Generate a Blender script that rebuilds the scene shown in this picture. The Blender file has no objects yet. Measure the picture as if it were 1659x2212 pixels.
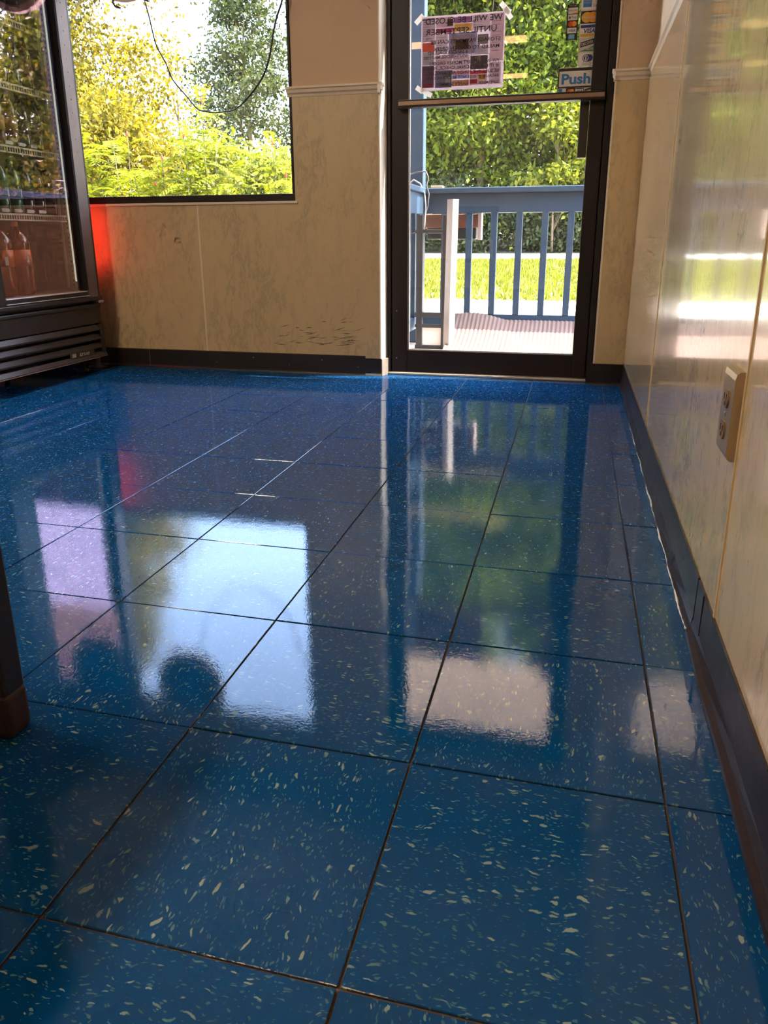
import bpy, bmesh, math, random
import numpy as np
from mathutils import Vector, Matrix

random.seed(7)
RNG = np.random.default_rng(11)
scene = bpy.context.scene
COL = scene.collection

# ------------------------------------------------------------------ camera
W_PX, H_PX = 1659.0, 2212.0
YAW, PITCH, ROLL = -0.2448995, -0.2950057, -0.0039864
CAM = Vector((0.16218818, -0.4713347, 0.63316222))
F_PX, CX, CY = 1611.2578, 831.4481, 1005.8582
fwd = Vector((math.sin(YAW) * math.cos(PITCH), math.cos(YAW) * math.cos(PITCH), math.sin(PITCH)))
r0 = Vector((math.cos(YAW), -math.sin(YAW), 0))
u0 = r0.cross(fwd)
rgt = math.cos(ROLL) * r0 + math.sin(ROLL) * u0
upv = -math.sin(ROLL) * r0 + math.cos(ROLL) * u0
cd = bpy.data.cameras.new('camera')
cam = bpy.data.objects.new('camera', cd)
COL.objects.link(cam)
m3 = Matrix((rgt, upv, -fwd)).transposed()
cam.matrix_world = Matrix.Translation(CAM) @ m3.to_4x4()
cd.sensor_fit = 'HORIZONTAL'
cd.sensor_width = 36.0
cd.lens = F_PX * 36.0 / W_PX
cd.shift_x = (W_PX / 2 - CX) / W_PX
cd.shift_y = (CY - H_PX / 2) / W_PX
cd.clip_start = 0.02
cd.clip_end = 400
scene.camera = cam

# ------------------------------------------------------------------ world, sun, exposure
SUN_DIR = Vector((1.0, 0.22, 1.65)).normalized()      # towards the sun
world = bpy.data.worlds.new('sky')
scene.world = world
world.use_nodes = True
wn = world.node_tree
wn.nodes.clear()
sky = wn.nodes.new('ShaderNodeTexSky')
sky.sky_type = 'NISHITA'
sky.sun_disc = False
sky.sun_elevation = math.asin(SUN_DIR.z)
sky.sun_rotation = math.atan2(SUN_DIR.x, SUN_DIR.y)
sky.air_density = 1.0
sky.dust_density = 3.0
sky.ozone_density = 1.0
bg = wn.nodes.new('ShaderNodeBackground')
bg.inputs['Strength'].default_value = 1.15
wo = wn.nodes.new('ShaderNodeOutputWorld')
wn.links.new(sky.outputs[0], bg.inputs[0])
wn.links.new(bg.outputs[0], wo.inputs[0])

sl = bpy.data.lights.new('sun', 'SUN')
sl.energy = 22.0
sl.angle = math.radians(0.6)
sl.color = (1.0, 0.93, 0.80)
sun = bpy.data.objects.new('sun', sl)
COL.objects.link(sun)
sun.rotation_euler = SUN_DIR.to_track_quat('Z', 'Y').to_euler()
sun.location = (20, 5, 14)

scene.view_settings.view_transform = 'Standard'
scene.view_settings.look = 'None'
scene.view_settings.exposure = 1.0
scene.view_settings.gamma = 1.0
scene.view_settings.use_curve_mapping = False
scene.cycles.use_denoising = True
scene.cycles.max_bounces = 7
scene.cycles.diffuse_bounces = 4
scene.cycles.glossy_bounces = 4
scene.cycles.transmission_bounces = 4
scene.cycles.transparent_max_bounces = 14
scene.cycles.use_adaptive_sampling = True
scene.cycles.adaptive_threshold = 0.10
scene.cycles.adaptive_min_samples = 10
scene.cycles.sample_clamp_indirect = 6.0
scene.cycles.caustics_reflective = False
scene.cycles.caustics_refractive = False


# ------------------------------------------------------------------ material helpers
class NT:
    def __init__(self, name):
        self.m = bpy.data.materials.new(name)
        self.m.use_nodes = True
        self.t = self.m.node_tree
        self.t.nodes.clear()
        self.out = self.t.nodes.new('ShaderNodeOutputMaterial')

    def n(self, typ, **kw):
        nd = self.t.nodes.new('ShaderNode' + typ)
        for k, v in kw.items():
            if k.startswith('i_'):
                key = k[2:].replace('_', ' ')
                nd.inputs[key].default_value = v
            elif k.startswith('n_'):
                nd.inputs[int(k[2:])].default_value = v
            else:
                setattr(nd, k, v)
        return nd

    def l(self, a, b):
        self.t.links.new(a, b)

    def surf(self, sock):
        self.l(sock, self.out.inputs['Surface'])
        return self.m

    def pbsdf(self, col=None, rough=0.5, metal=0.0, spec=0.5, coat=0.0, coat_rough=0.05, ior=1.5):
        p = self.n('BsdfPrincipled')
        if col is not None:
            p.inputs['Base Color'].default_value = (*col, 1)
        p.inputs['Roughness'].default_value = rough
        p.inputs['Metallic'].default_value = metal
        p.inputs['Specular IOR Level'].default_value = spec
        p.inputs['IOR'].default_value = ior
        p.inputs['Coat Weight'].default_value = coat
        p.inputs['Coat Roughness'].default_value = coat_rough
        return p

    def ramp(self, fac, stops, interp='LINEAR'):
        r = self.n('ValToRGB')
        r.color_ramp.interpolation = interp
        e = r.color_ramp.elements
        while len(e) < len(stops):
            e.new(0.5)
        for el, (p, c) in zip(e, stops):
            el.position = p
            el.color = (*c, 1) if len(c) == 3 else c
        self.l(fac, r.inputs[0])
        return r.outputs[0]

    def math(self, op, a, b=None, clamp=False):
        m = self.n('Math', operation=op, use_clamp=clamp)
        for i, v in enumerate((a, b)):
            if v is None:
                continue
            if isinstance(v, (int, float)):
                m.inputs[i].default_value = v
            else:
                self.l(v, m.inputs[i])
        return m.outputs[0]

    def mixc(self, fac, a, b, blend='MIX'):
        m = self.n('Mix', data_type='RGBA', blend_type=blend)
        for idx, v in ((0, fac), (6, a), (7, b)):
            if isinstance(v, (int, float)):
                m.inputs[idx].default_value = v
            elif isinstance(v, tuple):
                m.inputs[idx].default_value = (*v, 1)
            else:
                self.l(v, m.inputs[idx])
        return m.outputs[2]

    def coords(self, scale=(1, 1, 1), kind='Object', rand=False, rot=(0, 0, 0)):
        tc = self.n('TexCoord')
        mp = self.n('Mapping')
        mp.inputs['Scale'].default_value = scale
        mp.inputs['Rotation'].default_value = rot
        src = tc.outputs[kind]
        if rand:
            oi = self.n('ObjectInfo')
            vm = self.n('VectorMath', operation='SCALE')
            vm.inputs[0].default_value = (37.0, 91.0, 13.0)
            self.l(oi.outputs['Random'], vm.inputs['Scale'])
            va = self.n('VectorMath', operation='ADD')
            self.l(src, va.inputs[0])
            self.l(vm.outputs[0], va.inputs[1])
            src = va.outputs[0]
        self.l(src, mp.inputs['Vector'])
        return mp.outputs[0]

    def noise(self, vec, scale=5, detail=4, rough=0.5, dist=0.0):
        n = self.n('TexNoise')
        n.inputs['Scale'].default_value = scale
        n.inputs['Detail'].default_value = detail
        n.inputs['Roughness'].default_value = rough
        n.inputs['Distortion'].default_value = dist
        if vec is not None:
            self.l(vec, n.inputs['Vector'])
        return n.outputs[0]

    def bump(self, height, strength=0.2, dist=0.01, normal=None):
        b = self.n('Bump')
        b.inputs['Strength'].default_value = strength
        b.inputs['Distance'].default_value = dist
        self.l(height, b.inputs['Height'])
        if normal is not None:
            self.l(normal, b.inputs['Normal'])
        return b.outputs[0]


MATS = {}


def simple(name, col, rough=0.5, metal=0.0, var=0.12, nscale=30, coat=0.0, spec=0.5, bump=0.0):
    """plain material with a little procedural colour and gloss variation"""
    if name in MATS:
        return MATS[name]
    t = NT(name)
    v = t.coords()
    nz = t.noise(v, nscale, 5, 0.6)
    c = t.mixc(nz, tuple(x * (1 - var) for x in col), tuple(min(1, x * (1 + var)) for x in col))
    p = t.pbsdf(None, rough, metal, spec, coat)
    t.l(c, p.inputs['Base Color'])
    t.l(t.math('ADD', t.math('MULTIPLY', nz, 0.14), rough - 0.07, True), p.inputs['Roughness'])
    if bump:
        t.l(t.bump(nz, bump, 0.003), p.inputs['Normal'])
    MATS[name] = t.surf(p.outputs[0])
    return MATS[name]


# ------------------------------------------------------------------ mesh helpers
def mesh_obj(name, verts, faces, mat=None, parent=None, smooth=False):
    me = bpy.data.meshes.new(name)
    me.from_pydata([tuple(v) for v in verts], [], faces)
    me.update()
    if smooth:
        me.shade_smooth()
    return link(name, me, mat, parent)


def link(name, me, mat=None, parent=None):
    o = bpy.data.objects.new(name, me)
    COL.objects.link(o)
    if mat is not None and not me.materials:
        me.materials.append(mat)
    if parent is not None:
        o.parent = parent
        o.matrix_parent_inverse = parent.matrix_world.inverted() if False else Matrix()
    return o


class MB:
    """collects pieces of one part, built as one mesh object"""

    def __init__(self):
        self.bm = bmesh.new()

    def box(self, x0, x1, y0, y1, z0, z1, bev=0.0, seg=2):
        b = bmesh.new()
        bmesh.ops.create_cube(b, size=1.0)
        bmesh.ops.scale(b, vec=(abs(x1 - x0), abs(y1 - y0), abs(z1 - z0)), verts=b.verts)
        bmesh.ops.translate(b, vec=((x0 + x1) / 2, (y0 + y1) / 2, (z0 + z1) / 2), verts=b.verts)
        if bev > 0:
            bmesh.ops.bevel(b, geom=b.edges[:], offset=bev, segments=seg, profile=0.5, affect='EDGES')
        self._add(b)
        return self

    def _add(self, b):
        me = bpy.data.meshes.new('tmp')
        b.to_mesh(me)
        b.free()
        self.bm.from_mesh(me)
        bpy.data.meshes.remove(me)

    def prism(self, poly, a, b, axis='x'):
        """poly: 2d outline; swept from a to b along axis (x: (y,z); y: (x,z); z: (x,y))"""
        def P(p, t):
            return {'x': (t, p[0], p[1]), 'y': (p[0], t, p[1]), 'z': (p[0], p[1], t)}[axis]
        v0 = [self.bm.verts.new(P(p, a)) for p in poly]
        v1 = [self.bm.verts.new(P(p, b)) for p in poly]
        n = len(poly)
        fs = [self.bm.faces.new(v0), self.bm.faces.new(v1[::-1])]
        for i in range(n):
            fs.append(self.bm.faces.new((v0[i], v1[i], v1[(i + 1) % n], v0[(i + 1) % n])))
        bmesh.ops.recalc_face_normals(self.bm, faces=fs)
        return self

    def tube(self, pts, r, n=8, cap=True):
        pts = [Vector(p) for p in pts]
        rs = r if isinstance(r, (list, tuple)) else [r] * len(pts)
        rings = []
        up = Vector((0, 0, 1))
        t0 = (pts[1] - pts[0]).normalized()
        if abs(t0.dot(up)) > 0.9:
            up = Vector((1, 0, 0))
        side = t0.cross(up).normalized()
        for i, p in enumerate(pts):
            t = (pts[min(i + 1, len(pts) - 1)] - pts[max(i - 1, 0)]).normalized()
            side = (side - t * side.dot(t)).normalized()
            oth = t.cross(side)
            rings.append([self.bm.verts.new(p + rs[i] * (math.cos(2 * math.pi * k / n) * side + math.sin(2 * math.pi * k / n) * oth)) for k in range(n)])
        fs = []
        for a, b in zip(rings, rings[1:]):
            for k in range(n):
                fs.append(self.bm.faces.new((a[k], a[(k + 1) % n], b[(k + 1) % n], b[k])))
        if cap:
            fs.append(self.bm.faces.new(rings[0][::-1]))
            fs.append(self.bm.faces.new(rings[-1]))
        for f in fs:
            f.smooth = True
        return self

    def lathe(self, prof, n=20, c=(0, 0, 0)):
        rings = []
        for (r, z) in prof:
            if r < 1e-6:
                rings.append([self.bm.verts.new((c[0], c[1], c[2] + z))])
            else:
                rings.append([self.bm.verts.new((c[0] + r * math.cos(2 * math.pi * k / n), c[1] + r * math.sin(2 * math.pi * k / n), c[2] + z)) for k in range(n)])
        for a, b in zip(rings, rings[1:]):
            for k in range(n):
                k2 = (k + 1) % n
                if len(a) == 1 and len(b) == 1:
                    continue
                if len(a) == 1:
                    f = self.bm.faces.new((a[0], b[k2], b[k]))
                elif len(b) == 1:
                    f = self.bm.faces.new((a[k], a[k2], b[0]))
                else:
                    f = self.bm.faces.new((a[k], a[k2], b[k2], b[k]))
                f.smooth = True
        return self

    def disc(self, c, rx, rz, y0, y1, n=40):
        """thick disc standing in the xz plane"""
        poly = [(c[0] + rx * math.cos(2 * math.pi * k / n), c[1] + rz * math.sin(2 * math.pi * k / n)) for k in range(n)]
        return self.prism(poly, y0, y1, 'y')

    def build(self, name, mat, parent=None):
        me = bpy.data.meshes.new(name)
        self.bm.to_mesh(me)
        self.bm.free()
        return link(name, me, mat, parent)


def box(name, mat, parent, *a, bev=0.0, seg=2):
    return MB().box(*a, bev=bev, seg=seg).build(name, mat, parent)


def empty(name, loc=(0, 0, 0)):
    o = bpy.data.objects.new(name, None)
    o.empty_display_size = 0.05
    o.location = loc
    COL.objects.link(o)
    return o


def tag(o, label=None, cat=None, group=None, kind=None):
    if label:
        o['label'] = label
    if cat:
        o['category'] = cat
    if group:
        o['group'] = group
    if kind:
        o['kind'] = kind
    return o


def copy_tree(o, parent=None):
    c = o.copy()
    COL.objects.link(c)
    c.parent = parent
    for ch in list(o.children):
        copy_tree(ch, c)
    return c


def text_mesh(s, size=1.0, align='CENTER', offset=0.0, shear=0.0, sx=1.0, depth=0.0):
    cu = bpy.data.curves.new('t', 'FONT')
    cu.body = s
    cu.size = size
    cu.align_x = align
    cu.align_y = 'CENTER'
    cu.offset = offset
    cu.shear = shear
    cu.resolution_u = 3
    cu.extrude = depth
    o = bpy.data.objects.new('t', cu)
    COL.objects.link(o)
    dg = bpy.context.evaluated_depsgraph_get()
    dg.update()
    me = bpy.data.meshes.new_from_object(o.evaluated_get(dg))
    bpy.data.objects.remove(o)
    bpy.data.curves.remove(cu)
    me.materials.clear()
    for v in me.vertices:
        v.co.x *= sx
    return me


def flat_text(name, s, mat, parent, x, y, z, size, width=None, mirror=False, offset=0.0, shear=0.0, align='CENTER', jitter=0.0):
    """lettering standing in the xz plane, read from the room (or mirrored)"""
    me = text_mesh(s, 1.0, align, offset, shear)
    xs = [v.co.x for v in me.vertices]
    ys = [v.co.y for v in me.vertices]
    w = max(xs) - min(xs)
    hgt = max(ys) - min(ys)
    kx = (width / w) if width else size / 0.72
    kz = size / 0.72 if width is None or True else kx
    cyy = (max(ys) + min(ys)) / 2
    sg = -1 if mirror else 1
    for v in me.vertices:
        px, py = v.co.x, v.co.y - cyy
        v.co = (x + sg * px * kx, y, z + py * kz + jitter * math.sin(px * 9.0) + jitter * 0.6 * math.sin(px * 23))
    return link(name, me, mat, parent)


# ------------------------------------------------------------------ surface materials
def marble_panel(name, rough, base=(0.47, 0.335, 0.175), coat=0.0, streak=0.0):
    t = NT(name)
    v = t.coords((1.5, 1.5, 0.50))
    warp = t.noise(v, 7, 3, 0.6)
    vm = t.n('VectorMath', operation='MULTIPLY_ADD')
    t.l(warp, vm.inputs[0])
    vm.inputs[1].default_value = (0.22, 0.22, 0.10)
    t.l(v, vm.inputs[2])
    n1 = t.noise(vm.outputs[0], 8.0, 7, 0.68)
    ridge = t.math('ABSOLUTE', t.math('SUBTRACT', n1, 0.5))
    vein = t.ramp(ridge, [(0.0, (1, 1, 1)), (0.022, (0.30, 0.30, 0.30)), (0.060, (0, 0, 0))])
    gate = t.ramp(t.noise(v, 3.1, 3, 0.55), [(0.36, (0, 0, 0)), (0.56, (1, 1, 1))])
    fine = t.noise(vm.outputs[0], 38, 5, 0.7)
    finem = t.ramp(fine, [(0.52, (0, 0, 0)), (0.68, (1, 1, 1))])
    patch = t.ramp(t.noise(vm.outputs[0], 9, 4, 0.6), [(0.50, (0, 0, 0)), (0.62, (1, 1, 1))])
    a = t.math('MULTIPLY', vein, gate)
    b = t.math('MULTIPLY', t.math('MULTIPLY', patch, finem), 0.8)
    fac = t.math('MULTIPLY', t.math('MAXIMUM', a, b), 0.40 if streak else 0.44)
    cloud = t.noise(v, 2.2, 3, 0.5)
    c0 = t.mixc(cloud, tuple(x * 0.90 for x in base), tuple(x * 1.08 for x in base))
    c = t.mixc(fac, c0, (0.13, 0.14, 0.09))
    p = t.pbsdf(None, rough, 0, 0.5, coat, 0.06)
    t.l(c, p.inputs['Base Color'])
    sv = t.coords((60, 60, 5))
    sn = t.noise(sv, 3, 4, 0.7)
    rr = t.math('ADD', t.math('MULTIPLY', sn, 0.18), rough - 0.09, True)
    t.l(rr, p.inputs['Roughness'])
    if streak:
        lo = t.noise(t.coords((3, 3, 0.8)), 2.0, 2, 0.5)
        b1 = t.bump(lo, 0.10, 0.004)
        t.l(t.bump(sn, streak, 0.0012, b1), p.inputs['Normal'])
        # rubbed scratches, dark nicks
        nick = t.ramp(t.noise(t.coords((30, 30, 7)), 5, 3, 0.8), [(0.66, (0, 0, 0)), (0.74, (1, 1, 1))])
        cc = t.mixc(t.math('MULTIPLY', nick, 0.55), c, (0.12, 0.07, 0.03))
        t.l(cc, p.inputs['Base Color'])
    return t.surf(p.outputs[0])


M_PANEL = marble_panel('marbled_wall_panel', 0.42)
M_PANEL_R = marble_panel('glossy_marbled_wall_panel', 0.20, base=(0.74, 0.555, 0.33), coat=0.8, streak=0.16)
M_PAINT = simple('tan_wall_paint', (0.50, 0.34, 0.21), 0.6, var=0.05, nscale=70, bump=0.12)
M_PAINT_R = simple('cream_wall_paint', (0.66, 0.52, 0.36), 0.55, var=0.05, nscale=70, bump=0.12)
M_WHITE = simple('white_painted_wood', (0.78, 0.72, 0.64), 0.45, var=0.05)
M_TRIM = simple('cream_painted_moulding', (0.60, 0.49, 0.36), 0.38, var=0.06)
M_CEIL = simple('ceiling_tile_white', (0.42, 0.41, 0.42), 0.8, var=0.06, nscale=120, bump=0.2)
M_BRONZE = simple('dark_bronze_aluminium', (0.018, 0.012, 0.010), 0.42, metal=0.0, var=0.2, nscale=9, spec=0.22)
M_BRONZE2 = simple('worn_bronze_edge', (0.26, 0.16, 0.10), 0.35, metal=0.4, var=0.25, nscale=60)
M_ALU = simple('threshold_aluminium', (0.55, 0.47, 0.40), 0.35, metal=0.5, var=0.15, nscale=60)
M_COVE = simple('brown_vinyl_cove_base', (0.022, 0.012, 0.010), 0.30, var=0.25, nscale=25, coat=0.0, bump=0.25)
M_COVE_BACK = simple('dark_vinyl_base', (0.010, 0.006, 0.005), 0.35, var=0.25, nscale=25, bump=0.2)
M_GROUT = simple('brown_joint_dirt', (0.085, 0.052, 0.034), 0.7, var=0.5, nscale=90)
M_HIGHLIGHT = simple('pale_toe_highlight', (0.70, 0.68, 0.60), 0.25, var=0.2, nscale=80, coat=0.5, bump=0.4)  # pale colour standing in for the highlight on the base toe


def tile_material():
    t = NT('blue_flecked_vinyl_tile')
    v = t.coords((1, 1, 1), rand=True)
    wn_ = t.n('TexNoise')
    wn_.inputs['Scale'].default_value = 34
    wn_.inputs['Detail'].default_value = 3
    t.l(v, wn_.inputs['Vector'])
    vm = t.n('VectorMath', operation='MULTIPLY_ADD')
    t.l(wn_.outputs['Color'], vm.inputs[0])
    vm.inputs[1].default_value = (0.026, 0.026, 0.026)
    t.l(v, vm.inputs[2])

    def flecks(scale, thr, keep):
        mp = t.n('Mapping')
        mp.inputs['Scale'].default_value = scale
        t.l(vm.outputs[0], mp.inputs['Vector'])
        vo = t.n('TexVoronoi', feature='F1', voronoi_dimensions='2D')
        vo.inputs['Scale'].default_value = 1.0
        t.l(mp.outputs[0], vo.inputs['Vector'])
        sep = t.n('SeparateColor')
        t.l(vo.outputs['Color'], sep.inputs[0])
        on = t.math('GREATER_THAN', sep.outputs[0], keep)
        size = t.math('MULTIPLY', t.math('POWER', sep.outputs[1], 2.0), thr)
        d = t.math('SUBTRACT', size, vo.outputs['Distance'])
        msk = t.math('MULTIPLY', t.math('MULTIPLY', d, 14.0, True), on)
        return msk, sep.outputs[2]

    big, hue = flecks((58, 190, 1), 0.36, 0.56)
    small, hue2 = flecks((125, 360, 1), 0.44, 0.40)
    blob, hue3 = flecks((42, 85, 1), 0.22, 0.95)
    oi = t.n('ObjectInfo')
    cloud = t.noise(v, 9, 4, 0.6)
    base = t.mixc(cloud, (0.0006, 0.040, 0.142), (0.0012, 0.058, 0.192))
    base = t.mixc(t.math('MULTIPLY', oi.outputs['Random'], 0.25), base, (0.001, 0.042, 0.125))
    c = t.mixc(t.math('MULTIPLY', small, 0.75), base, (0.07, 0.17, 0.21))
    bigc = t.mixc(hue, (0.08, 0.19, 0.21), (0.30, 0.36, 0.29))
    c = t.mixc(t.math('MULTIPLY', big, 0.85), c, bigc)
    c = t.mixc(t.math('MULTIPLY', blob, 0.8), c, (0.29, 0.33, 0.25))
    scuff = t.ramp(t.noise(t.coords((3, 1.2, 1), rand=True), 6, 6, 0.75), [(0.60, (0, 0, 0)), (0.80, (1, 1, 1))])
    c = t.mixc(t.math('MULTIPLY', scuff, 0.10), c, (0.14, 0.16, 0.18))
    p = t.pbsdf(None, 0.5, 0, 0.0)
    t.l(c, p.inputs['Base Color'])
    # waxed orange-peel relief over the whole surface
    g = t.n('NewGeometry')
    n1 = t.noise(g.outputs['Position'], 7, 2, 0.5)
    n2 = t.noise(g.outputs['Position'], 260, 2, 0.6)
    n3 = t.noise(g.outputs['Position'], 45, 2, 0.5)
    b1 = t.bump(n1, 0.16, 0.0012)
    b2 = t.bump(n3, 0.18, 0.0004, b1)
    b3 = t.bump(n2, 0.30, 0.00016, b2)
    gl = t.n('BsdfGlossy')
    t.l(b3, gl.inputs['Normal'])
    cr = t.math('ADD', t.math('MULTIPLY', t.noise(g.outputs['Position'], 5, 4, 0.6), 0.035), 0.004, True)
    t.l(cr, gl.inputs['Roughness'])
    gl.inputs['Color'].default_value = (0.95, 0.97, 1.0, 1)
    lw = t.n('LayerWeight')
    lw.inputs['Blend'].default_value = 0.5
    fr = t.math('ADD', t.math('MULTIPLY', t.math('POWER', lw.outputs['Facing'], 4.0), 1.2), 0.048)
    fr = t.math('MINIMUM', fr, 0.20)
    mx = t.n('MixShader')
    t.l(fr, mx.inputs[0])
    t.l(p.outputs[0], mx.inputs[1])
    t.l(gl.outputs[0], mx.inputs[2])
    return t.surf(mx.outputs[0])


M_TILE = tile_material()


def glass(name, tint=(1, 1, 1), refl=(1, 1, 1), ior=1.5, base=0.0, dirt=0.06, dirtcol=(0.7, 0.66, 0.6)):
    """thin pane: clear with a Fresnel mirror, and some dust that scatters light"""
    t = NT(name)
    tr = t.n('BsdfTransparent')
    tr.inputs[0].default_value = (*tint, 1)
    gl = t.n('BsdfGlossy')
    gl.inputs['Color'].default_value = (*refl, 1)
    gl.inputs['Roughness'].default_value = 0.012
    f0 = ((ior - 1) / (ior + 1)) ** 2 + base
    lw = t.n('LayerWeight')
    lw.inputs['Blend'].default_value = 0.5
    fs_ = t.math('ADD', t.math('MULTIPLY', t.math('POWER', lw.outputs['Facing'], 5.0), 1 - f0), f0, True)
    # half of the pane's loss at each of its two faces
    fac = t.math('SUBTRACT', 1.0, t.math('SQRT', t.math('DIVIDE', t.math('SUBTRACT', 1.0, fs_), t.math('ADD', 1.0, fs_))), True)
    mx = t.n('MixShader')
    t.l(fac, mx.inputs[0])
    t.l(tr.outputs[0], mx.inputs[1])
    t.l(gl.outputs[0], mx.inputs[2])
    df = t.n('BsdfDiffuse')
    df.inputs[0].default_value = (*dirtcol, 1)
    tl = t.n('BsdfTranslucent')
    tl.inputs[0].default_value = (*dirtcol, 1)
    ds = t.n('MixShader')
    t.l(df.outputs[0], ds.inputs[1])
    t.l(tl.outputs[0], ds.inputs[2])
    ds.inputs[0].default_value = 0.6
    v = t.coords()
    film = t.ramp(t.noise(v, 5, 5, 0.65), [(0.35, (0.25, 0.25, 0.25)), (0.75, (1, 1, 1))])
    spk = t.ramp(t.noise(v, 150, 2, 0.5), [(0.70, (0, 0, 0)), (0.76, (1, 1, 1))])
    dm = t.math('ADD', t.math('MULTIPLY', film, dirt), t.math('MULTIPLY', spk, dirt * 6), True)
    m2 = t.n('MixShader')
    t.l(dm, m2.inputs[0])
    t.l(mx.outputs[0], m2.inputs[1])
    t.l(ds.outputs[0], m2.inputs[2])
    return t.surf(m2.outputs[0])


M_GLASS = glass('window_pane_glass', dirt=0.006)
M_GLASS_DOOR = glass('door_pane_glass', dirt=0.007)
M_GLASS_COOL = glass('cooler_pane_glass', tint=(0.95, 0.94, 0.90), refl=(1.0, 0.68, 0.92), ior=1.6, base=0.14, dirt=0.012)

# ------------------------------------------------------------------ the room shell
XR, XL = 0.393, -2.86          # panel face on the right, left wall
YB, YF = 3.0, -3.6             # panel face on the back wall, wall behind the viewer
ZC = 2.50

floor = box('floor', M_GROUT, None, XL, 0.46, YF, 3.10, -0.06, -0.0032)
tag(floor, 'blue flecked vinyl tile floor with a glossy wax finish', 'floor', kind='structure')
T = 0.3048
GAP = 0.0015


def tile_mesh(w, d):
    b = MB().box(-w / 2 + GAP, w / 2 - GAP, -d / 2 + GAP, d / 2 - GAP, -0.0032, 0.0, bev=0.0007, seg=1)
    me = bpy.data.meshes.new('tile')
    b.bm.to_mesh(me)
    b.bm.free()
    me.materials.append(M_TILE)
    return me


TILES = {}
for iu in range(-10, 2):
    for iv in range(-12, 11):
        x0, x1 = max(iu * T, XL), min((iu + 1) * T, XR + 0.004)
        y0, y1 = max(iv * T, YF), min((iv + 1) * T, 3.048)
        if x1 - x0 < 0.02 or y1 - y0 < 0.02:
            continue
        turn = (iu + iv) % 2 == 1
        w, d = x1 - x0, y1 - y0
        key = (round(d, 4), round(w, 4)) if turn else (round(w, 4), round(d, 4))
        if key not in TILES:
            TILES[key] = tile_mesh(*key)
        o = bpy.data.objects.new('tile', TILES[key])
        COL.objects.link(o)
        o.parent = floor
        o.location = ((x0 + x1) / 2, (y0 + y1) / 2, random.uniform(-0.0004, 0.0004))
        rz = (math.pi / 2 if turn else 0) + (math.pi if random.random() < 0.5 else 0)
        o.rotation_euler = (math.radians(random.gauss(0, 0.10)), math.radians(random.gauss(0, 0.10)), rz)

# back wall: core with the window and door openings
WX0, WX1, WZ0, WZ1 = -2.55, -1.130, 0.806, 2.12      # window hole
DX0, DX1, DZ1 = -0.722, 0.262, 2.10                  # door hole
mb = MB()
mb.box(XL - 0.1, WX0, 3.006, 3.13, -0.05, ZC)
mb.box(WX0, WX1, 3.006, 3.13, -0.05, WZ0)
mb.box(WX0, WX1, 3.006, 3.13, WZ1, ZC)
mb.box(WX1, DX0 - 0.004, 3.006, 3.13, -0.05, ZC)
mb.box(DX0 - 0.004, DX1 + 0.004, 3.006, 3.13, DZ1, ZC)
mb.box(DX1 + 0.004, 0.60, 3.006, 3.13, -0.05, ZC)
wall_back = mb.build('wall_back', M_PAINT, None)
tag(wall_back, 'tan front wall holding the window and the glass door', 'wall', kind='structure')
SEAM = -1.632
RAILZ = 1.258
box('panel', M_PANEL, wall_back, XL, SEAM - 0.002, YB, 3.006, 0.0, 0.800)
MB().prism([(SEAM + 0.002, 0), (DX0, 0), (DX0, RAILZ), (WX1, RAILZ), (WX1, 0.800), (SEAM + 0.002, 0.800)], YB, 3.006, 'y').build('panel', M_PANEL, wall_back)
box('panel', M_PANEL, wall_back, DX1, XR + 0.01, YB, 3.006, 0.0, RAILZ)
box('seam_strip', M_TRIM, wall_back, SEAM - 0.004, SEAM + 0.004, 2.9985, 3.006, 0.09, 0.800, bev=0.001)
box('sill_strip', M_TRIM, wall_back, XL, WX1 + 0.012, 2.994, 3.006, 0.793, 0.805, bev=0.002)
# lit board lining the door opening, splayed a little
MB().prism([(DX0 - 0.006, 3.0), (DX0, 2.999), (-0.704, 3.078), (-0.704, 3.13), (DX0 - 0.006, 3.13)], 0.0, DZ1, 'z').build('reveal_board', M_WHITE, wall_back)
MB().prism([(DX1 + 0.006, 3.0), (DX1, 2.999), (DX1, 3.078), (DX1 + 0.006, 3.13)], 0.0, DZ1, 'z').build('reveal_board', M_TRIM, wall_back)
# dark shoe scuffs low on the panel beside the door
mb = MB()
for k in range(46):
    cx = random.triangular(-1.28, -0.76, -0.92)
    cz = 0.12 + abs(random.gauss(0, 0.07)) + (cx + 1.28) * 0.06
    L = random.uniform(0.02, 0.085)
    th = random.uniform(0.0008, 0.0020)
    sl_ = random.uniform(-0.12, 0.38)
    pts = [(cx - L / 2, cz - sl_ * L / 2), (cx, cz - sl_ * L * 0.05 - th), (cx + L / 2, cz + sl_ * L / 2), (cx, cz + th - sl_ * 0.05 * L)]
    mb.prism(pts, 2.9996, 3.0005, 'y')
tag(mb.build('scuff_marks', simple('black_rubber_scuff', (0.05, 0.04, 0.03), 0.6), wall_back), kind='stuff')

# right wall
wall_right = box('wall_right', M_PAINT_R, None, XR + 0.022, 0.56, YF - 0.1, 3.006, -0.05, ZC)
tag(wall_right, 'cream right wall above shiny marbled panels', 'wall', kind='structure')
joints = [3.0, 1.80, 0.600, -0.620, -1.84, YF]
for a, b in zip(joints, joints[1:]):
    box('panel', M_PANEL_R, wall_right, XR, XR + 0.022, b + 0.002, a - 0.002, 0.0, RAILZ - 0.01)
for j, yj in enumerate(joints[1:4]):
    w = 0.003 if j != 1 else 0.0035
    box('seam_strip', simple('tan_seam_strip', (0.50, 0.36, 0.20), 0.3), wall_right, XR - 0.0022, XR + 0.004, yj - w, yj + w, 0.09, RAILZ - 0.01, bev=0.0006)
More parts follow.
